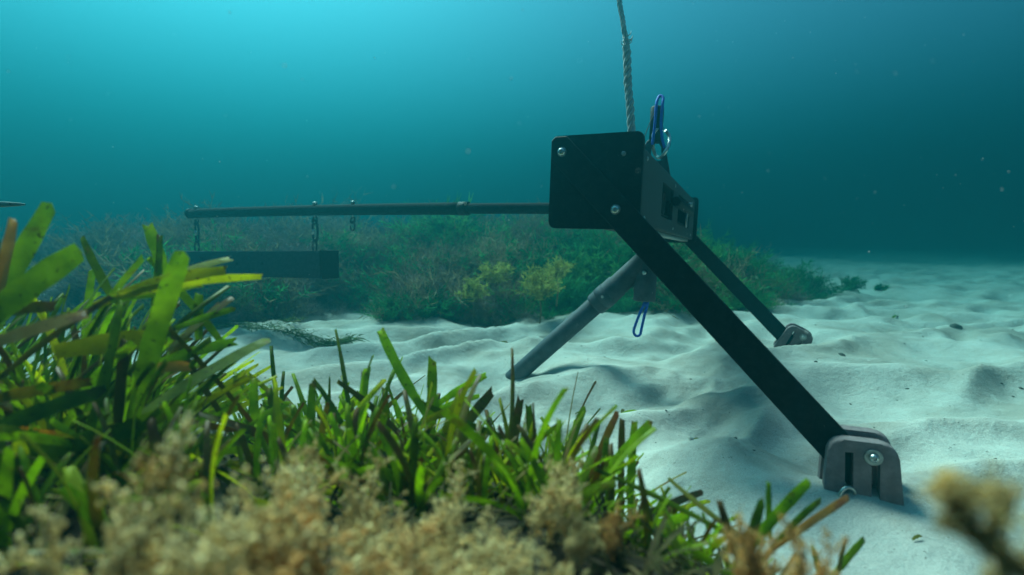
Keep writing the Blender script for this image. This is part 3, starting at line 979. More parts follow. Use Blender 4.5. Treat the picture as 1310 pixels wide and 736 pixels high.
shoot_px([((735, 660), (832, 541), 0.60, 0.66, 17, G, 0.05), ((806, 660), (812, 536), 0.66, 0.68, 11, G, 0.02), ((795, 660), (796, 536), 0.68, 0.70, 9, BR_, 0.02), ((778, 640), (776, 560), 0.64, 0.66, 9, DK, 0.05),
          ((700, 690), (770, 668), 0.5, 0.54, 20, DK, 0.05), ((745, 640), (790, 528), 0.68, 0.70, 10, OR, 0.04)],
         'tall seagrass shoot with a broad leaf at the right end of the row', gx(770, 0.62))
shoot_px([((655, 590), (666, 509), 0.74, 0.76, 11, BR_, 0.03), ((640, 580), (690, 560), 0.72, 0.74, 9, BR_, 0.04), ((725, 590), (748, 520), 0.74, 0.76, 11, G, 0.06), ((690, 600), (676, 520), 0.74, 0.75, 10, DK, 0.05), ((700, 590), (718, 540), 0.72, 0.75, 9, G, 0.04)],
         'brownish seagrass shoot in front of the pipe leg foot', gx(680, 0.72))
# the loose group at the bottom right
shoot_px([((770, 690), (898, 630), 0.54, 0.66, 11, BR_, 0.05), ((760, 600), (960, 700), 0.56, 0.50, 7, DK, 0.04), ((855, 612), (955, 692), 0.60, 0.52, 7, BR_, -0.03), ((790, 690), (884, 660), 0.54, 0.60, 13, G, 0.06),
          ((800, 720), (905, 705), 0.50, 0.56, 12, G, 0.1), ((830, 710), (858, 650), 0.54, 0.58, 8, BR_, 0.02)],
         'sprawling seagrass shoot with speckled brown leaf over the sand', gx(810, 0.52))
shoot_px([((925, 745), (1037, 614), 0.46, 0.52, 15, G, 0.05), ((940, 750), (975, 640), 0.45, 0.48, 14, DK, 0.0), ((985, 690), (983, 618), 0.50, 0.52, 8, G, 0.02), ((975, 720), (1050, 640), 0.48, 0.54, 9, DK, 0.08), ((940, 740), (870, 690), 0.46, 0.5, 12, G, 0.05),
          ((985, 705), (1086, 636), 0.48, 0.56, 12, OR, 0.02), ((960, 745), (920, 640), 0.46, 0.48, 10, BR_, 0.05), ((900, 760), (850, 665), 0.46, 0.50, 9, DK, 0.04)],
         'green seagrass shoot with a pinkish leaf reaching to the near foot', gx(950, 0.44))
shoot_px([((1060, 745), (1105, 690), 0.52, 0.56, 9, G, 0.03), ((1070, 740), (1082, 690), 0.52, 0.54, 7, BR_, 0.02), ((1050, 745), (1040, 700), 0.5, 0.52, 8, DK, 0.0)],
         'smallest seagrass shoot, below the near foot', gx(1065, 0.5))

# the rest of the meadow's edge: shoots drawn from four built ones
def proto_shoot(n, hmin, hmax, lean, fan=math.pi):
    leaves = []
    for i in range(n):
        a = random.uniform(-fan, fan); ln = random.uniform(hmin, hmax); le = random.uniform(0.15, lean)
        tip = Vector((math.cos(a) * math.sin(le), math.sin(a) * math.sin(le), math.cos(le))) * ln
        base = Vector((random.uniform(-0.012, 0.012), random.uniform(-0.012, 0.012), -0.01))
        out = Vector((math.cos(a), math.sin(a), 0))
        V, Fq, UVs = blade_arrays(base, tip, random.uniform(0.008, 0.0145), out * -random.uniform(0.05, 0.28) * ln + Vector((0, 0, 0.05 * ln)), (out + Vector((random.uniform(-0.6, 0.6), random.uniform(-0.6, 0.6), 0.3))).normalized(), random, twist=random.uniform(-0.8, 0.8))
        leaves.append((np_mesh('leaf', [tuple(v) for v in V], Fq, None, True, UVs), random.choices([G, DK, LM, BR_, OR], [6, 3.5, 1.8, 1.5, 0.0])[0]))
    for me, mt in leaves:
        me.materials.append(M[mt])
    return leaves


PROTO_S = [proto_shoot(6, 0.08, 0.19, 1.05) for _ in range(7)]
PROTO_L = [proto_shoot(8, 0.16, 0.33, 1.3, 1.3) for _ in range(7)]
PROTO_T = [proto_shoot(7, 0.15, 0.30, 1.15) for _ in range(6)]


def scatter_shoot(x, y, protos, label, group, sc=1.0, turn=math.pi):
    s = shoot_at((x, y, hz(x, y) - 0.004), label, group)
    s.rotation_euler = (random.uniform(-0.12, 0.12), random.uniform(-0.12, 0.12), random.uniform(-turn, turn))
    s.scale = (sc, sc, sc)
    for me, mt in random.choice(protos):
        link('leaf', me, None, s)


def row_zone(px):
    for lim, w in ((400, 'left of the crossing lime stem'), (540, 'around the crossing lime stem'), (650, 'just right of the lone tall leaf'), (730, 'below the pipe leg foot'), (999, 'beside the broad leaf at the row end')):
        if px < lim:
            return 'short green seagrass shoot ' + w, 'seagrass row ' + w


for i in range(84):
    px = 285 + (i + random.random()) / 84 * 490
    bx = (px - 655) / 640 * 0.95
    yb = float(np.interp(bx, BANK_X, BANK_Y))
    y = yb - random.uniform(0.02, 0.32)
    x = (px - 655) / 640 * y
    scatter_shoot(x, y, PROTO_S if random.random() < 0.7 else PROTO_T, *row_zone(px), random.uniform(0.65, 0.95))
for i in range(52):
    px = random.uniform(-90, 190); y = random.uniform(0.56, 1.0)
    x = (px - 655) / 640 * y
    scatter_shoot(x, y, PROTO_L, 'seagrass shoot in the dense clump at lower left', 'seagrass clump at lower left', random.uniform(0.65, 1.0), 0.6)
for i in range(44):
    px = random.uniform(330, 800); y = random.uniform(0.50, 0.74)
    x = (px - 655) / 640 * y
    scatter_shoot(x, y, PROTO_S, 'small seagrass shoot between the green row and the beige weed', 'seagrass between row and beige weed', random.uniform(0.6, 0.95))
for i in range(22):
    px = random.uniform(-60, 330); y = random.uniform(0.40, 0.58)
    x = (px - 655) / 640 * y
    scatter_shoot(x, y, PROTO_S, 'small shaded seagrass shoot in the lower left corner', 'seagrass in the lower left corner', random.uniform(0.6, 0.9))
for i in range(16):
    px = random.uniform(800, 1010); y = random.uniform(0.47, 0.66)
    x = (px - 655) / 640 * y
    scatter_shoot(x, y, PROTO_S, 'short seagrass shoot among the sand at bottom right', 'short seagrass at bottom right', random.uniform(0.4, 0.6))

# dead leaves and short growth that cover the bank
def litter():
    V = []; Fq = []
    n = 0; tries = 0
    while n < 5200 and tries < 40000:
        tries += 1
        y = random.uniform(0.12, 1.6); x = random.uniform(-1.5, 0.6)
        s = float(np.interp(x, BANK_X, BANK_Y)) - y
        if s < random.uniform(-0.02, 0.12) or s > 0.9: continue
        n += 1
        a = random.uniform(0, 6.28); up = random.uniform(0.0, 0.9) ** 1.5; ln = random.uniform(0.02, 0.075)
        d = Vector((math.cos(a), math.sin(a), up)).normalized()
        b0 = Vector((x, y, hz(x, y) if False else 0)); side = d.cross(Vector((0, 0, 1))).normalized() * random.uniform(0.001, 0.003)
        k = len(V)
        m_ = b0 + d * ln * 0.5 + Vector((0, 0, 0.006)); e = b0 + d * ln
        V += [b0 - side, b0 + side, m_ + side, m_ - side, e + side * 0.6, e - side * 0.6]
        Fq += [(k, k + 1, k + 2, k + 3), (k + 3, k + 2, k + 4, k + 5)]
    A = np.array([tuple(v) for v in V])
    roots = A.reshape(-1, 6, 3)[:, :2, :2].mean(1)
    A[:, 2] += np.repeat(height(roots[:, 0], roots[:, 1]), 6)
    o = link('seagrass_litter', np_mesh('seagrass_litter', A, Fq, M['litter']))
    tag(o, 'dead brown and green leaf litter between the seagrass shoots', 'litter', kind='stuff')


litter()

# ------------------------------------------------------------------ beige tufted weed in the foreground
ICO_V = None
_b = bmesh.new(); bmesh.ops.create_icosphere(_b, subdivisions=1, radius=1.0)
ICO_V = np.array([v.co[:] for v in _b.verts]); ICO_F = np.array([[v.index for v in f.verts] for f in _b.faces]); _b.free()


OCT_V = np.array([(1, 0, 0), (-1, 0, 0), (0, 1, 0), (0, -1, 0), (0, 0, 1), (0, 0, -1)], float)
OCT_F = np.array([(0, 2, 4), (2, 1, 4), (1, 3, 4), (3, 0, 4), (2, 0, 5), (1, 2, 5), (3, 1, 5), (0, 3, 5)])


def tuft_mesh(seed, hgt, spread, nstem, grain, per):
    rnd = random.Random(seed)
    centres = []; stems = []; hairs = []
    for i in range(nstem):
        a = rnd.uniform(0, 6.28); le = rnd.uniform(0.0, spread)
        d = Vector((math.cos(a) * math.sin(le), math.sin(a) * math.sin(le), math.cos(le)))
        ln = hgt * rnd.uniform(0.6, 1.0)
        p = Vector((rnd.uniform(-0.02, 0.02), rnd.uniform(-0.02, 0.02), 0)); path = [p.copy()]
        steps = 9
        for s in range(steps):
            d = (d + Vector((rnd.gauss(0, 0.22), rnd.gauss(0, 0.22), rnd.gauss(0.05, 0.15)))).normalized()
            p = p + d * ln / steps
            path.append(p.copy())
            if s >= 2:
                for q in range(rnd.randint(2, 3)):
                    bd = (d * 0.6 + Vector((rnd.gauss(0, 0.7), rnd.gauss(0, 0.7), rnd.gauss(0.25, 0.5)))).normalized()
                    bl_ = hgt * rnd.uniform(0.10, 0.22)
                    bpth = [p.copy()]
                    for r_ in range(4):
                        bp_ = p + bd * bl_ * (r_ + 1) / 4 + Vector((rnd.gauss(0, 0.003), rnd.gauss(0, 0.003), rnd.gauss(0, 0.003)))
                        bpth.append(bp_)
                        for g in range(per):
                            sc = hgt * 0.024 * (1.15 - 0.12 * r_)
                            c_ = bp_ + Vector((rnd.gauss(0, sc), rnd.gauss(0, sc), rnd.gauss(0, sc)))
                            centres.append((c_, grain * rnd.uniform(0.35, 1.3)))
                            if g % 3 == 0:
                                hd = (c_ - bp_ + Vector((0, 0, 0.003))).normalized()
                                hairs.append((c_, c_ + hd * rnd.uniform(0.003, 0.009)))
                    stems.append((bpth, 0.0013))
        stems.append((path, 0.0028))
    C = np.array([tuple(c[0]) for c in centres]); Sz = np.array([c[1] for c in centres])
    rg = np.random.default_rng(seed)
    jit = 1 + 0.4 * rg.standard_normal((len(C), len(OCT_V), 1)).clip(-1.5, 1.5)
    V = (C[:, None, :] + OCT_V[None] * Sz[:, None, None] * jit).reshape(-1, 3)
    Fq = (OCT_F[None] + (np.arange(len(C)) * len(OCT_V))[:, None, None]).reshape(-1, 3)
    SV = []; SF = []
    for h0, h1 in hairs:
        sd_ = (h1 - h0).cross(Vector((rnd.gauss(0, 1), rnd.gauss(0, 1), rnd.gauss(0, 1)))).normalized() * 0.0006
        k = len(SV) + len(V)
        SV += [tuple(h0 - sd_), tuple(h0 + sd_), tuple(h1)]
        SF.append((k, k + 1, k + 2))
    for path, r_ in stems:
        v_, f_ = tube_arrays(path, [r_ * (1 - 0.5 * i / len(path)) for i in range(len(path))], 4, caps=False)
        k = len(SV) + len(V)
        SV += [tuple(q) for q in v_]
        for f in f_:
            SF.append((f[0] + k, f[1] + k, f[2] + k)); SF.append((f[0] + k, f[2] + k, f[3] + k))
    V = np.vstack([V, np.array(SV)]); Fq = np.vstack([Fq, np.array(SF)])
    return V, Fq


TUFTS = []
for sd in range(5):
    V, Fq = tuft_mesh(100 + sd, 0.20, 0.60, 7, 0.0021, 8)
    TUFTS.append((V, Fq))
tuft_meshes = [np_mesh('fronds', V, Fq, M['fluff']) for V, Fq in TUFTS]
tuft_brown = [np_mesh('fronds', V, Fq, M['fluff_brown']) for V, Fq in TUFTS[:3]]


def tuft(px, py_top, d, label, sc=1.0, brown=False, k=0, lean=0.0):
    """Weed plant whose crown shows at px, py_top; rooted on the bank below."""
    top_ = at(px, py_top, d)
    x, y = top_.x, top_.y
    g = hz(x, y)
    t = empty('tufted_weed', (x, y, g))
    hgt = max(0.06, top_.z - g)
    s = hgt / 0.212
    t.rotation_euler = (0, lean, random.uniform(0, 6.28))
    t.scale = (s * sc * 1.35, s * sc * 1.35, s)
    tag(t, label, 'seaweed')
    link('fronds', (tuft_brown if brown else tuft_meshes)[k % (3 if brown else 5)], None, t)
    return t


TF = [
    (148, 556, 0.25, 'out of focus beige weed tuft with the tallest crown at lower left', 0.55, False, 0),
    (128, 640, 0.23, 'blurred beige weed tuft nearest the lower left corner', 0.6, False, 1),
    (205, 625, 0.25, 'blurred beige weed tuft right of the tallest one at lower left', 0.65, False, 2),
    (290, 640, 0.27, 'soft beige weed tuft in front of the dark hollow at lower left', 0.65, False, 3),
    (362, 556, 0.42, 'narrow beige weed tuft standing up before the green row', 0.5, False, 4),
    (395, 615, 0.29, 'pale beige weed tuft below the narrow upright one', 0.75, False, 0),
    (470, 590, 0.42, 'beige weed tuft with side lobes under the crossing lime stem', 0.62, False, 1),
    (560, 600, 0.42, 'wide beige weed tuft below the lone tall leaf', 0.75, False, 2),
    (620, 650, 0.38, 'low beige weed tuft at bottom centre', 0.7, False, 3),
    (700, 568, 0.46, 'tall beige weed tuft in front of the broad green leaf', 0.62, False, 4),
    (735, 640, 0.42, 'beige weed tuft just right of the tall one at bottom centre', 0.6, False, 0),
    (790, 650, 0.44, 'pinkish beige weed tuft at the right end of the weed row', 0.5, True, 1),
    (185, 700, 0.21, 'brown weed tuft at the bottom edge at left', 0.8, True, 2),
    (440, 690, 0.25, 'orange brown weed tuft at the bottom edge', 0.8, True, 0),
    (330, 715, 0.23, 'brownish weed tuft low between the pale ones', 0.8, True, 1),
    (545, 668, 0.34, 'cream weed tuft filling the gap at bottom centre', 0.8, False, 1),
    (500, 700, 0.29, 'pale blurred weed tuft at the bottom edge left of centre', 0.8, False, 4),
    (650, 700, 0.33, 'pale weed tuft at the bottom edge right of centre', 0.75, False, 2),
    (590, 715, 0.27, 'cream weed tuft nearest the lens at bottom centre', 0.8, False, 3),
    (725, 705, 0.36, 'cream weed tuft at the bottom edge below the broad leaf', 0.6, False, 0),
    (965, 640, 0.36, 'brown weed tuft among the green leaves at bottom right', 0.42, True, 2),
    (1035, 668, 0.34, 'brown weed tuft directly below the near foot', 0.5, True, 0),
]
for (px, py, d, lab, sc, br_, k) in TF:
    tuft(px, py, d, lab, sc, br_, k)


# blurred brown frond close to the lens at bottom right: a forked flat frond with knobbly edges
def frond():
    d = 0.17
    root = at(1373, 814, d); g = hz(root.x, root.y)
    t = empty('brown_frond', (root.x, root.y, g))
    tag(t, 'blurred brown seaweed frond close up in the bottom right corner', 'seaweed')
    rnd = random.Random(4)
    stalk = [Vector((root.x, root.y, g)), root, at(1318, 734, d)]
    paths = [('stalk', stalk, 0.0050),
             ('branch', [at(1318, 734, d), at(1283, 706, d), at(1256, 690, d), at(1233, 664, d), at(1218, 636, d), at(1214, 618, d)], 0.0048),
             ('branch', [at(1256, 690, d), at(1276, 669, d - 0.006), at(1280, 646, d - 0.010), at(1286, 626, d - 0.012)], 0.0040),
             ('branch', [at(1233, 664, d), at(1243, 639, d + 0.01), at(1256, 620, d + 0.015)], 0.0034),
             ('branch', [at(1318, 734, d), at(1340, 704, d + 0.005), at(1353, 669, d + 0.01)], 0.0052),
             ('branch', [at(1238, 669, d), at(1218, 674, d), at(1206, 666, d)], 0.0028),
             ('branch', [at(1283, 706, d), at(1280, 744, d), at(1268, 774, d)], 0.0045)]
    for nm, ps, r_ in paths:
        sp = spline(ps, 10)
        C = []; Sz = []
        for i, p in enumerate(sp):
            gr_ = 0.22 + 0.40 * i / len(sp) + 0.18 * math.sin(i * 1.1)
            for q in range(16):
                C.append(tuple(p + Vector((rnd.gauss(0, r_ * gr_), rnd.gauss(0, r_ * gr_), rnd.gauss(0, r_ * gr_)))))
                Sz.append(r_ * rnd.uniform(0.08, 0.26))
        C = np.array(C) - np.array(t.location); Sz = np.array(Sz)
        rg = np.random.default_rng(3)
        jit = 1 + 0.3 * rg.standard_normal((len(C), len(ICO_V), 1)).clip(-1.5, 1.5)
        V = (C[:, None, :] + ICO_V[None] * Sz[:, None, None] * jit).reshape(-1, 3)
        Fq = (ICO_F[None] + (np.arange(len(C)) * len(ICO_V))[:, None, None]).reshape(-1, 3)
        link(nm, np_mesh(nm, V, Fq, M['fluff_tan']), None, t)


frond()

# ------------------------------------------------------------------ weed bank behind the rig
def ribbon(V, Fq, p, d, ln, wd, rnd, seg_=2, droop=0.0):
    side = d.cross(Vector((rnd.gauss(0, 1), rnd.gauss(0, 1), rnd.gauss(0, 1))))
    side = side.normalized() * wd if side.length > 1e-5 else Vector((wd, 0, 0))
    k = len(V)
    for i in range(seg_ + 1):
        t = i / seg_
        c = p + d * ln * t + Vector((0, 0, -droop * ln * t * t))
        w_ = side * (1 - 0.75 * t)
        V.append(c - w_); V.append(c + w_)
    for i in range(seg_):
        a = k + i * 2
        Fq.append((a, a + 1, a + 3, a + 2))


def sprig_green(seed):
    rnd = random.Random(seed); V = []; Fq = []
    for s in range(4):
        a = rnd.uniform(0, 6.28); le = rnd.uniform(0.1, 0.8)
        d = Vector((math.cos(a) * math.sin(le), math.sin(a) * math.sin(le), math.cos(le)))
        p = Vector((rnd.gauss(0, 0.015), rnd.gauss(0, 0.015), 0)); ln = rnd.uniform(0.13, 0.25); n = 8
        for i in range(n):
            d = (d + Vector((rnd.gauss(0, 0.15), rnd.gauss(0, 0.15), rnd.gauss(-0.02, 0.12)))).normalized()
            ribbon(V, Fq, p, d, ln / n, 0.002, rnd, 1)
            p = p + d * ln / n
            if i >= 1:
                for q in range(4):
                    ld = (d * 0.8 + Vector((rnd.gauss(0, 0.8), rnd.gauss(0, 0.8), rnd.gauss(0, 0.6)))).normalized()
                    ribbon(V, Fq, p, ld, rnd.uniform(0.022, 0.050), 0.0033, rnd, 1)
    return np.array([tuple(v) for v in V]), np.array(Fq)


def sprig_wisp(seed, ln0=0.26, n=14, wd=0.0022):
    rnd = random.Random(seed); V = []; Fq = []
    for s in range(n):
        a = rnd.uniform(0, 6.28); le = rnd.uniform(0.05, 1.0)
        d = Vector((math.cos(a) * math.sin(le), math.sin(a) * math.sin(le), math.cos(le)))
        p = Vector((rnd.gauss(0, 0.02), rnd.gauss(0, 0.02), 0)); ln = rnd.uniform(0.4, 1.0) * ln0
        for i in range(5):
            d = (d + Vector((rnd.gauss(0, 0.28), rnd.gauss(0, 0.28), rnd.gauss(-0.03, 0.2)))).normalized()
            ribbon(V, Fq, p, d, ln / 5, wd, rnd, 1)
            p = p + d * ln / 5
            if i > 0:
                for q in range(2):
                    ld = (d + Vector((rnd.gauss(0, 0.7), rnd.gauss(0, 0.7), rnd.gauss(0, 0.6)))).normalized()
                    ribbon(V, Fq, p, ld, ln * 0.17, wd * 0.8, rnd, 1)
    return np.array([tuple(v) for v in V]), np.array(Fq)


def scatter(name, protos, spots, mat, label, cat):
    Vs = []; Fs = []; k = 0
    for (x, y, z, s, a) in spots:
        V, Fq = protos[int(RNG.integers(len(protos)))]
        c, sn = math.cos(a), math.sin(a)
        Q = np.empty_like(V)
        Q[:, 0] = (V[:, 0] * c - V[:, 1] * sn) * s + x
        Q[:, 1] = (V[:, 0] * sn + V[:, 1] * c) * s + y
        Q[:, 2] = V[:, 2] * s + z
        Vs.append(Q); Fs.append(Fq + k); k += len(V)
    o = link(name, np_mesh(name, np.vstack(Vs), np.vstack(Fs), mat))
    tag(o, label, cat, kind='stuff')
    return o


def meadow():
    n = 26000
    # more plants near, fewer far
    yy = 2.2 + 6.3 * RNG.random(n) ** 1.7
    xx = (RNG.random(n) * 2 - 1) * (1.15 * yy + 0.3)
    s = meadow_s(xx, yy)
    ok = (s > 0.02) & (s < 4.0) & (xx < 3.0)
    ok &= RNG.random(n) < np.where(s < 1.6, 1.0, 0.45)
    xx, yy, s = xx[ok], yy[ok], s[ok]
    zz = height(xx, yy) - 0.01
    kind = perlin(xx * 1.25 + 40, yy * 1.25 + 11) + 0.5 * perlin(xx * 3.1 + 4, yy * 3.1) + 0.22 * RNG.standard_normal(len(xx))
    kind = kind + 0.60 * smooth((xx - 0.2) / 1.2) - 0.42 * smooth((-0.9 - xx) / 1.0) - 0.12 * smooth((s - 0.7) / 0.8) * (xx < 1.0) + 0.06
    sc = (0.55 + 0.55 * smooth(s / 0.5)) * RNG.uniform(0.7, 1.2, len(xx)) * np.where(xx > 2.2, 0.8, 1.0)
    sc = sc * (1 + 0.25 * smooth((s - 1.0) / 1.0)) * np.clip(1 + 0.95 * perlin(xx * 2.9 + 17, yy * 2.9 + 3), 0.35, 2.0)
    zz = zz + 0.15 * perlin(xx * 1.9 + 7, yy * 1.9 + 23) * smooth(s / 0.6)
    rot = RNG.uniform(0, 6.28, len(xx))
    A = np.stack([xx, yy, zz, sc, rot], 1)
    green = A[kind > 0.16]; brown = A[(kind <= 0.16) & (kind > -0.22)]; grey = A[kind <= -0.22]
    scatter('green_weed', [sprig_green(i) for i in range(6)], green, M['weed_green'], 'green feathery weed covering the bank behind the rig', 'seaweed')
    scatter('brown_weed', [sprig_wisp(20 + i) for i in range(6)], brown, M['weed_brown'], 'brown wispy weed on top of the bank', 'seaweed')
    scatter('grey_weed', [sprig_wisp(40 + i, 0.16, 20, 0.0026) for i in range(5)], grey, M['weed_grey'], 'low grey brown weed in patches on the bank', 'seaweed')
    return len(green), len(brown), len(grey)


print('meadow', meadow())

# yellow bushes that stand out on the bank
def bush_arrays(seed, hgt, rad, n, leafl):
    rnd = random.Random(seed); V = []; Fq = []
    for s in range(n):
        a = rnd.uniform(0, 6.28); le = rnd.uniform(0.0, 1.15)
        d = Vector((math.cos(a) * math.sin(le) * rad / hgt, math.sin(a) * math.sin(le) * rad / hgt, math.cos(le))).normalized()
        p = Vector((rnd.gauss(0, 0.012), rnd.gauss(0, 0.012), 0)); ln = hgt * rnd.uniform(0.7, 1.05)
        for i in range(7):
            d = (d + Vector((rnd.gauss(0, 0.2), rnd.gauss(0, 0.2), rnd.gauss(0.02, 0.15)))).normalized()
            ribbon(V, Fq, p, d, ln / 7, 0.0022, rnd, 1)
            p = p + d * ln / 7
            if i > 0:
                for q in range(9):
                    ld = (d * 0.6 + Vector((rnd.gauss(0, 0.8), rnd.gauss(0, 0.8), rnd.gauss(0.1, 0.6)))).normalized()
                    ribbon(V, Fq, p, ld, leafl * rnd.uniform(0.6, 1.3), 0.0024, rnd, 1)
    return np.array([tuple(v) for v in V]), np.array(Fq)


def bush(px, py, d, hgt, rad, label, mat='weed_yellow', seed=1, n=26):
    base = at(px, py, d) if d else on_ground(px, py)
    if not d:
        base.z = hz(base.x, base.y) - 0.005
    o = empty('weed_bush', base)
    tag(o, label, 'seaweed')
    V, Fq = bush_arrays(seed, hgt, rad, n, 0.026)
    link('fronds', np_mesh('fronds', V, Fq, M[mat]), None, o)
    st = tube([(0, 0, -0.16), (0.01, 0.0, -0.06), (0, 0, 0.03)], [0.006, 0.005, 0.003], 6)
    link('stem', st, M['weed_brown'], o)


bush(690, 384, 2.80, 0.19, 0.17, 'largest bright yellow bush on the bank beside the pipe leg', seed=3, n=60)
bush(632, 362, 2.95, 0.13, 0.13, 'rounded yellow green bush second from the pipe leg', seed=5, n=40)
bush(604, 386, 2.80, 0.13, 0.12, 'yellow green bush farthest left of the three bright ones', seed=9, n=36)
bush(712, 358, 2.95, 0.12, 0.12, 'small beige yellow bush touching the largest yellow one', seed=11, n=30)
bush(1088, 371, 0, 0.15, 0.24, 'dark green weed tuft on the sand at the end of the bank', 'weed_green', 13, 40)
bush(1128, 369, 0, 0.05, 0.25, 'thin green weed strand lying on sand past the bank end', 'weed_green', 17, 18)


def trailing(label, pts, seed, n, mat):
    """Weed strand lying along the sand."""
    rnd = random.Random(seed)
    P = [on_ground(*p) for p in pts]
    P = [Vector((p.x, p.y, hz(p.x, p.y) + 0.012)) for p in P]
    o = empty('trailing_weed', P[0]); tag(o, label, 'seaweed')
    sp = spline(P, 14)
    V = []; Fq = []
    for i in range(len(sp) - 1):
        for q in range(n):
            p = sp[i] + Vector((rnd.gauss(0, 0.02), rnd.gauss(0, 0.03), abs(rnd.gauss(0, 0.012)))) - P[0]
            d = ((sp[i + 1] - sp[i]).normalized() + Vector((rnd.gauss(0, 0.45), rnd.gauss(0, 0.45), rnd.gauss(0.15, 0.3)))).normalized()
            ribbon(V, Fq, p, d, rnd.uniform(0.025, 0.06), 0.0022, rnd, 2, 0.3)
    link('fronds', np_mesh('fronds', np.array([tuple(v) for v in V]), np.array(Fq), M[mat]), None, o)
    link('stem', tube([p - P[0] for p in sp], 0.0035, 5), M['weed_brown'], o)


trailing('olive weed strand trailing over the sand at left', [(270, 425), (330, 424), (375, 432), (415, 438), (452, 436)], 3, 12, 'weed_olive')
trailing('shorter green weed strand behind the olive one on the sand', [(310, 408), (345, 412), (385, 420)], 8, 9, 'weed_olive')
for i, (px, py, hgt, rad, lab) in enumerate([(250, 425, 0.22, 0.2, 'bushy olive weed at the root of the trailing strand'), (205, 432, 0.2, 0.2, 'olive weed bush half hidden behind the left seagrass'), (300, 415, 0.16, 0.16, 'low olive weed bush beside the sand tongue at left')]):
    bush(px, py, 0, hgt, rad, lab, 'weed_olive', 31 + i, 30)

# ------------------------------------------------------------------ fish at the left edge
def fish():
    o = empty('slender_fish', at(-30, 263, 1.2))
    tag(o, 'slender grey fish entering at the left picture edge', 'fish')
    n = 16; ln = 0.30; rings = []
    V = []; Fq = []; S = 12
    for i in range(n + 1):
        t = i / n
        r_ = 0.0085 * (math.sin(math.pi * min(1, t * 0.93 + 0.04)) ** 0.6) * (1 if t > 0.1 else 0.8)
        x = -ln / 2 + ln * t
        for j in range(S):
            a = 2 * math.pi * j / S
            V.append((x, math.cos(a) * r_ * 0.7, math.sin(a) * r_ + 0.002 * math.sin(3 * t)))
    for i in range(n):
        for j in range(S):
            Fq.append((i * S + j, i * S + (j + 1) % S, (i + 1) * S + (j + 1) % S, (i + 1) * S + j))
    link('body', np_mesh('body', V, Fq, M['fish']), None, o)
    link('tail_fin', bm_mesh(prism([(-0.150, 0.003), (-0.175, 0.020), (-0.166, 0.0), (-0.175, -0.020), (-0.150, -0.003)], -0.0008, 0.0008), 'tail_fin'), M['fish'], o)
    link('dorsal_fin', bm_mesh(prism([(-0.075, 0.005), (-0.10, 0.018), (-0.125, 0.004)], -0.0006, 0.0006), 'dorsal_fin'), M['fish'], o)
    e = link('eye', np_mesh('eye', ICO_V * 0.0028 + np.array([0.112, -0.0045, 0.002]), ICO_F, M['hole']), None, o)
    o.rotation_euler = (0, 0, R(-12))


fish()

# ------------------------------------------------------------------ small things on the sand
def ground_thing(name, px, py, label, cat, z=0.0):
    p = on_ground(px, py)
    o = empty(name, (p.x, p.y, hz(p.x, p.y) + z)); tag(o, label, cat)
    return o


def shell(px, py, r_, label, mat, rot):
    """Half of a ribbed bivalve lying on the sand."""
    o = ground_thing('shell', px, py, label, 'shell')
    V = []; Fq = []; A, Bn = 16, 6
    for j in range(Bn + 1):
        q = j / Bn
        for i in range(A):
            t = 2 * math.pi * i / A
            rr = r_ * math.sin(q * math.pi / 2) * (1 + 0.05 * math.sin(8 * t)) * (1 + 0.25 * math.cos(t))
            V.append((rr * math.cos(t), rr * 0.8 * math.sin(t), r_ * 0.55 * math.cos(q * math.pi / 2)))
    for j in range(Bn):
        for i in range(A):
            Fq.append((j * A + i, j * A + (i + 1) % A, (j + 1) * A + (i + 1) % A, (j + 1) * A + i))
    link('valve', np_mesh('valve', V, Fq, M[mat]), None, o)
    v2 = np.array(V) * np.array([0.85, 0.85, 0.35]) + np.array([-r_ * 0.5, -r_ * 0.55, r_ * 0.1])
    link('valve', np_mesh('valve', v2, Fq, M[mat]), None, o)
    o.rotation_euler = rot


shell(883, 574, 0.0115, 'small pale gaping shell on the sand left of the leg', 'shell', (0.6, 0.3, 0.8))
shell(1221, 421, 0.030, 'dark curved shell lying on the sand at right', 'dark_shell', (0.4, -0.1, 0.2))
shell(1076, 456, 0.014, 'dark pebble like shell beside the far foot', 'dark_shell', (0.1, 0.2, 0.4))


def scrap(px, py, ln, wd, ang, label, mat):
    o = ground_thing('leaf_scrap', px, py, label, 'leaf scrap', 0.004)
    d = Vector((math.cos(ang), math.sin(ang), 0.15)) * ln
    V, Fq, UVs = blade_arrays(-d / 2, d / 2, wd, (0, 0, ln * 0.2), Vector((0, -0.4, 1)), random)
    link('leaf', np_mesh('leaf', [tuple(v) for v in V], Fq, M[mat], True, UVs), None, o)


scrap(806, 507, 0.055, 0.012, 0.1, 'torn green leaf scrap on the sand below the blue loop', G)
scrap(797, 505, 0.03, 0.010, 1.2, 'tiny brown leaf scrap touching the torn green one', BR_)
scrap(1145, 398, 0.10, 0.015, 0.6, 'dark weed scrap on the sand between far foot and dark shell', DK)
scrap(1222, 340, 0.16, 0.05, 0.9, 'dark weed scrap far off on the sand at upper right', DK)
scrap(1172, 700, 0.018, 0.005, 0.3, 'tiny dark scrap on the sand at bottom right', BR_)
scrap(740, 510, 0.02, 0.006, 0.4, 'tiny dark scrap on the sand before the pipe leg', BR_)
scrap(890, 553, 0.016, 0.005, 0.4, 'tiny brown scrap above the pale shell', BR_)
scrap(642, 436, 0.06, 0.02, 0.3, 'dark scrap on the sand left of the pipe leg', BR_)
scrap(1005, 690, 0.02, 0.006, 0.4, 'tiny scrap beside the pinkish leaf', BR_)


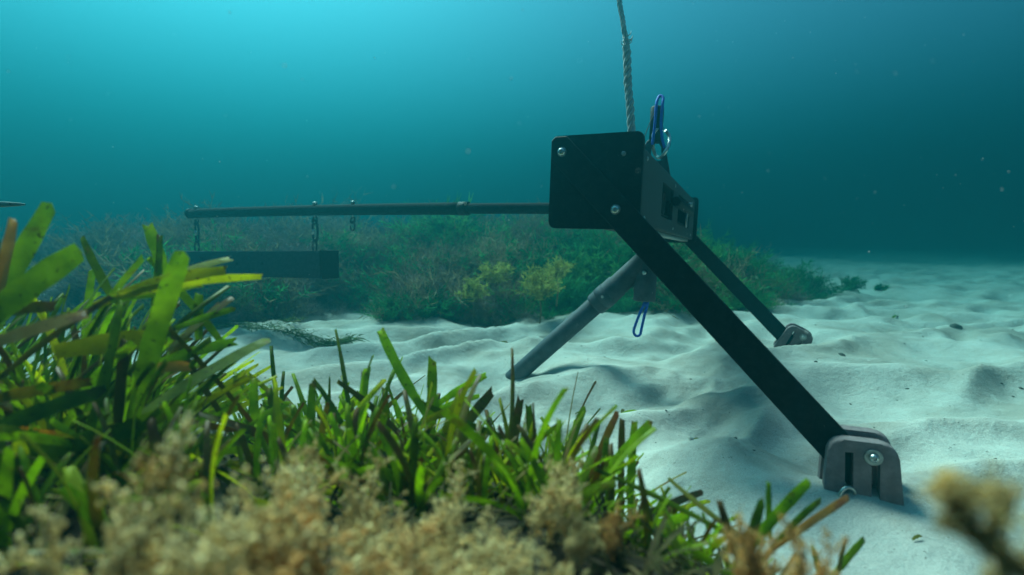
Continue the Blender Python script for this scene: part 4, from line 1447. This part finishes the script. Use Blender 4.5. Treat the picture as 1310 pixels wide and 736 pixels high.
def crumbs():
    V = []; Fq = []; k = 0
    rg = np.random.default_rng(21)
    n = 900
    y = rg.uniform(0.75, 5.0, n); x = rg.uniform(-0.9, 1.0, n) * (y * 1.0 + 0.2)
    ok = (bank_s(x, y) < 0) & (meadow_s(x, y) < 0)
    x, y = x[ok], y[ok]; z = height(x, y)
    s = rg.lognormal(-6.35, 0.5, len(x))
    sc = rg.uniform(0.5, 1.6, (len(x), 1, 3)); sc[:, :, 2] *= 0.5
    C = np.stack([x, y, z], 1)
    V = (C[:, None] + ICO_V[None] * s[:, None, None] * sc).reshape(-1, 3)
    Fq = (ICO_F[None] + (np.arange(len(C)) * len(ICO_V))[:, None, None]).reshape(-1, 3)
    o = link('sand_crumbs', np_mesh('sand_crumbs', V, Fq, M['dark_shell']))
    tag(o, 'dark shell and weed crumbs strewn over the sand', 'crumbs', kind='stuff')


crumbs()


def marine_snow():
    rg = np.random.default_rng(33)
    n = 1100
    d = rg.uniform(0.35, 3.5, n); px = rg.uniform(-200, 1500, n); py = rg.uniform(-150, 560, n)
    C = np.array([tuple(at(a, b, c)) for a, b, c in zip(px, py, d)])
    ok = C[:, 2] > height(C[:, 0], C[:, 1]) + 0.03
    C = C[ok]
    s = np.clip(rg.lognormal(-7.75, 0.45, len(C)), 0.0002, 0.0012)
    V = (C[:, None] + ICO_V[None] * s[:, None, None] * rg.uniform(0.6, 1.4, (len(C), 1, 3))).reshape(-1, 3)
    Fq = (ICO_F[None] + (np.arange(len(C)) * len(ICO_V))[:, None, None]).reshape(-1, 3)
    o = link('drifting_particles', np_mesh('drifting_particles', V, Fq, M['snow']))
    tag(o, 'pale specks drifting in the water', 'particles', kind='stuff')


marine_snow()

# ------------------------------------------------------------------ the water itself
def water_haze():
    bm = bmesh.new(); bmesh.ops.create_cube(bm, size=1)
    z0, z1 = -1.6, 4.1
    bmesh.ops.scale(bm, verts=bm.verts, vec=(116, 116, z1 - z0))
    bmesh.ops.translate(bm, verts=bm.verts, vec=(0, 0, (z0 + z1) / 2))
    m = bpy.data.materials.new('sea_water'); m.use_nodes = True
    ns, ls = m.node_tree.nodes, m.node_tree.links
    ns.remove(ns['Principled BSDF'])
    v = ns.new('ShaderNodeVolumePrincipled')
    v.inputs['Color'].default_value = (0.008, 0.102, 0.122, 1)
    v.inputs['Absorption Color'].default_value = (0.0, 0.145, 0.165, 1)
    v.inputs['Density'].default_value = 0.355
    v.inputs['Anisotropy'].default_value = 0.75
    ls.new(v.outputs[0], ns['Material Output'].inputs['Volume'])
    o = link('haze', bm_mesh(bm, 'haze'), m)
    tag(o, 'blue green sea water filling the whole place', 'water', kind='stuff')


water_haze()
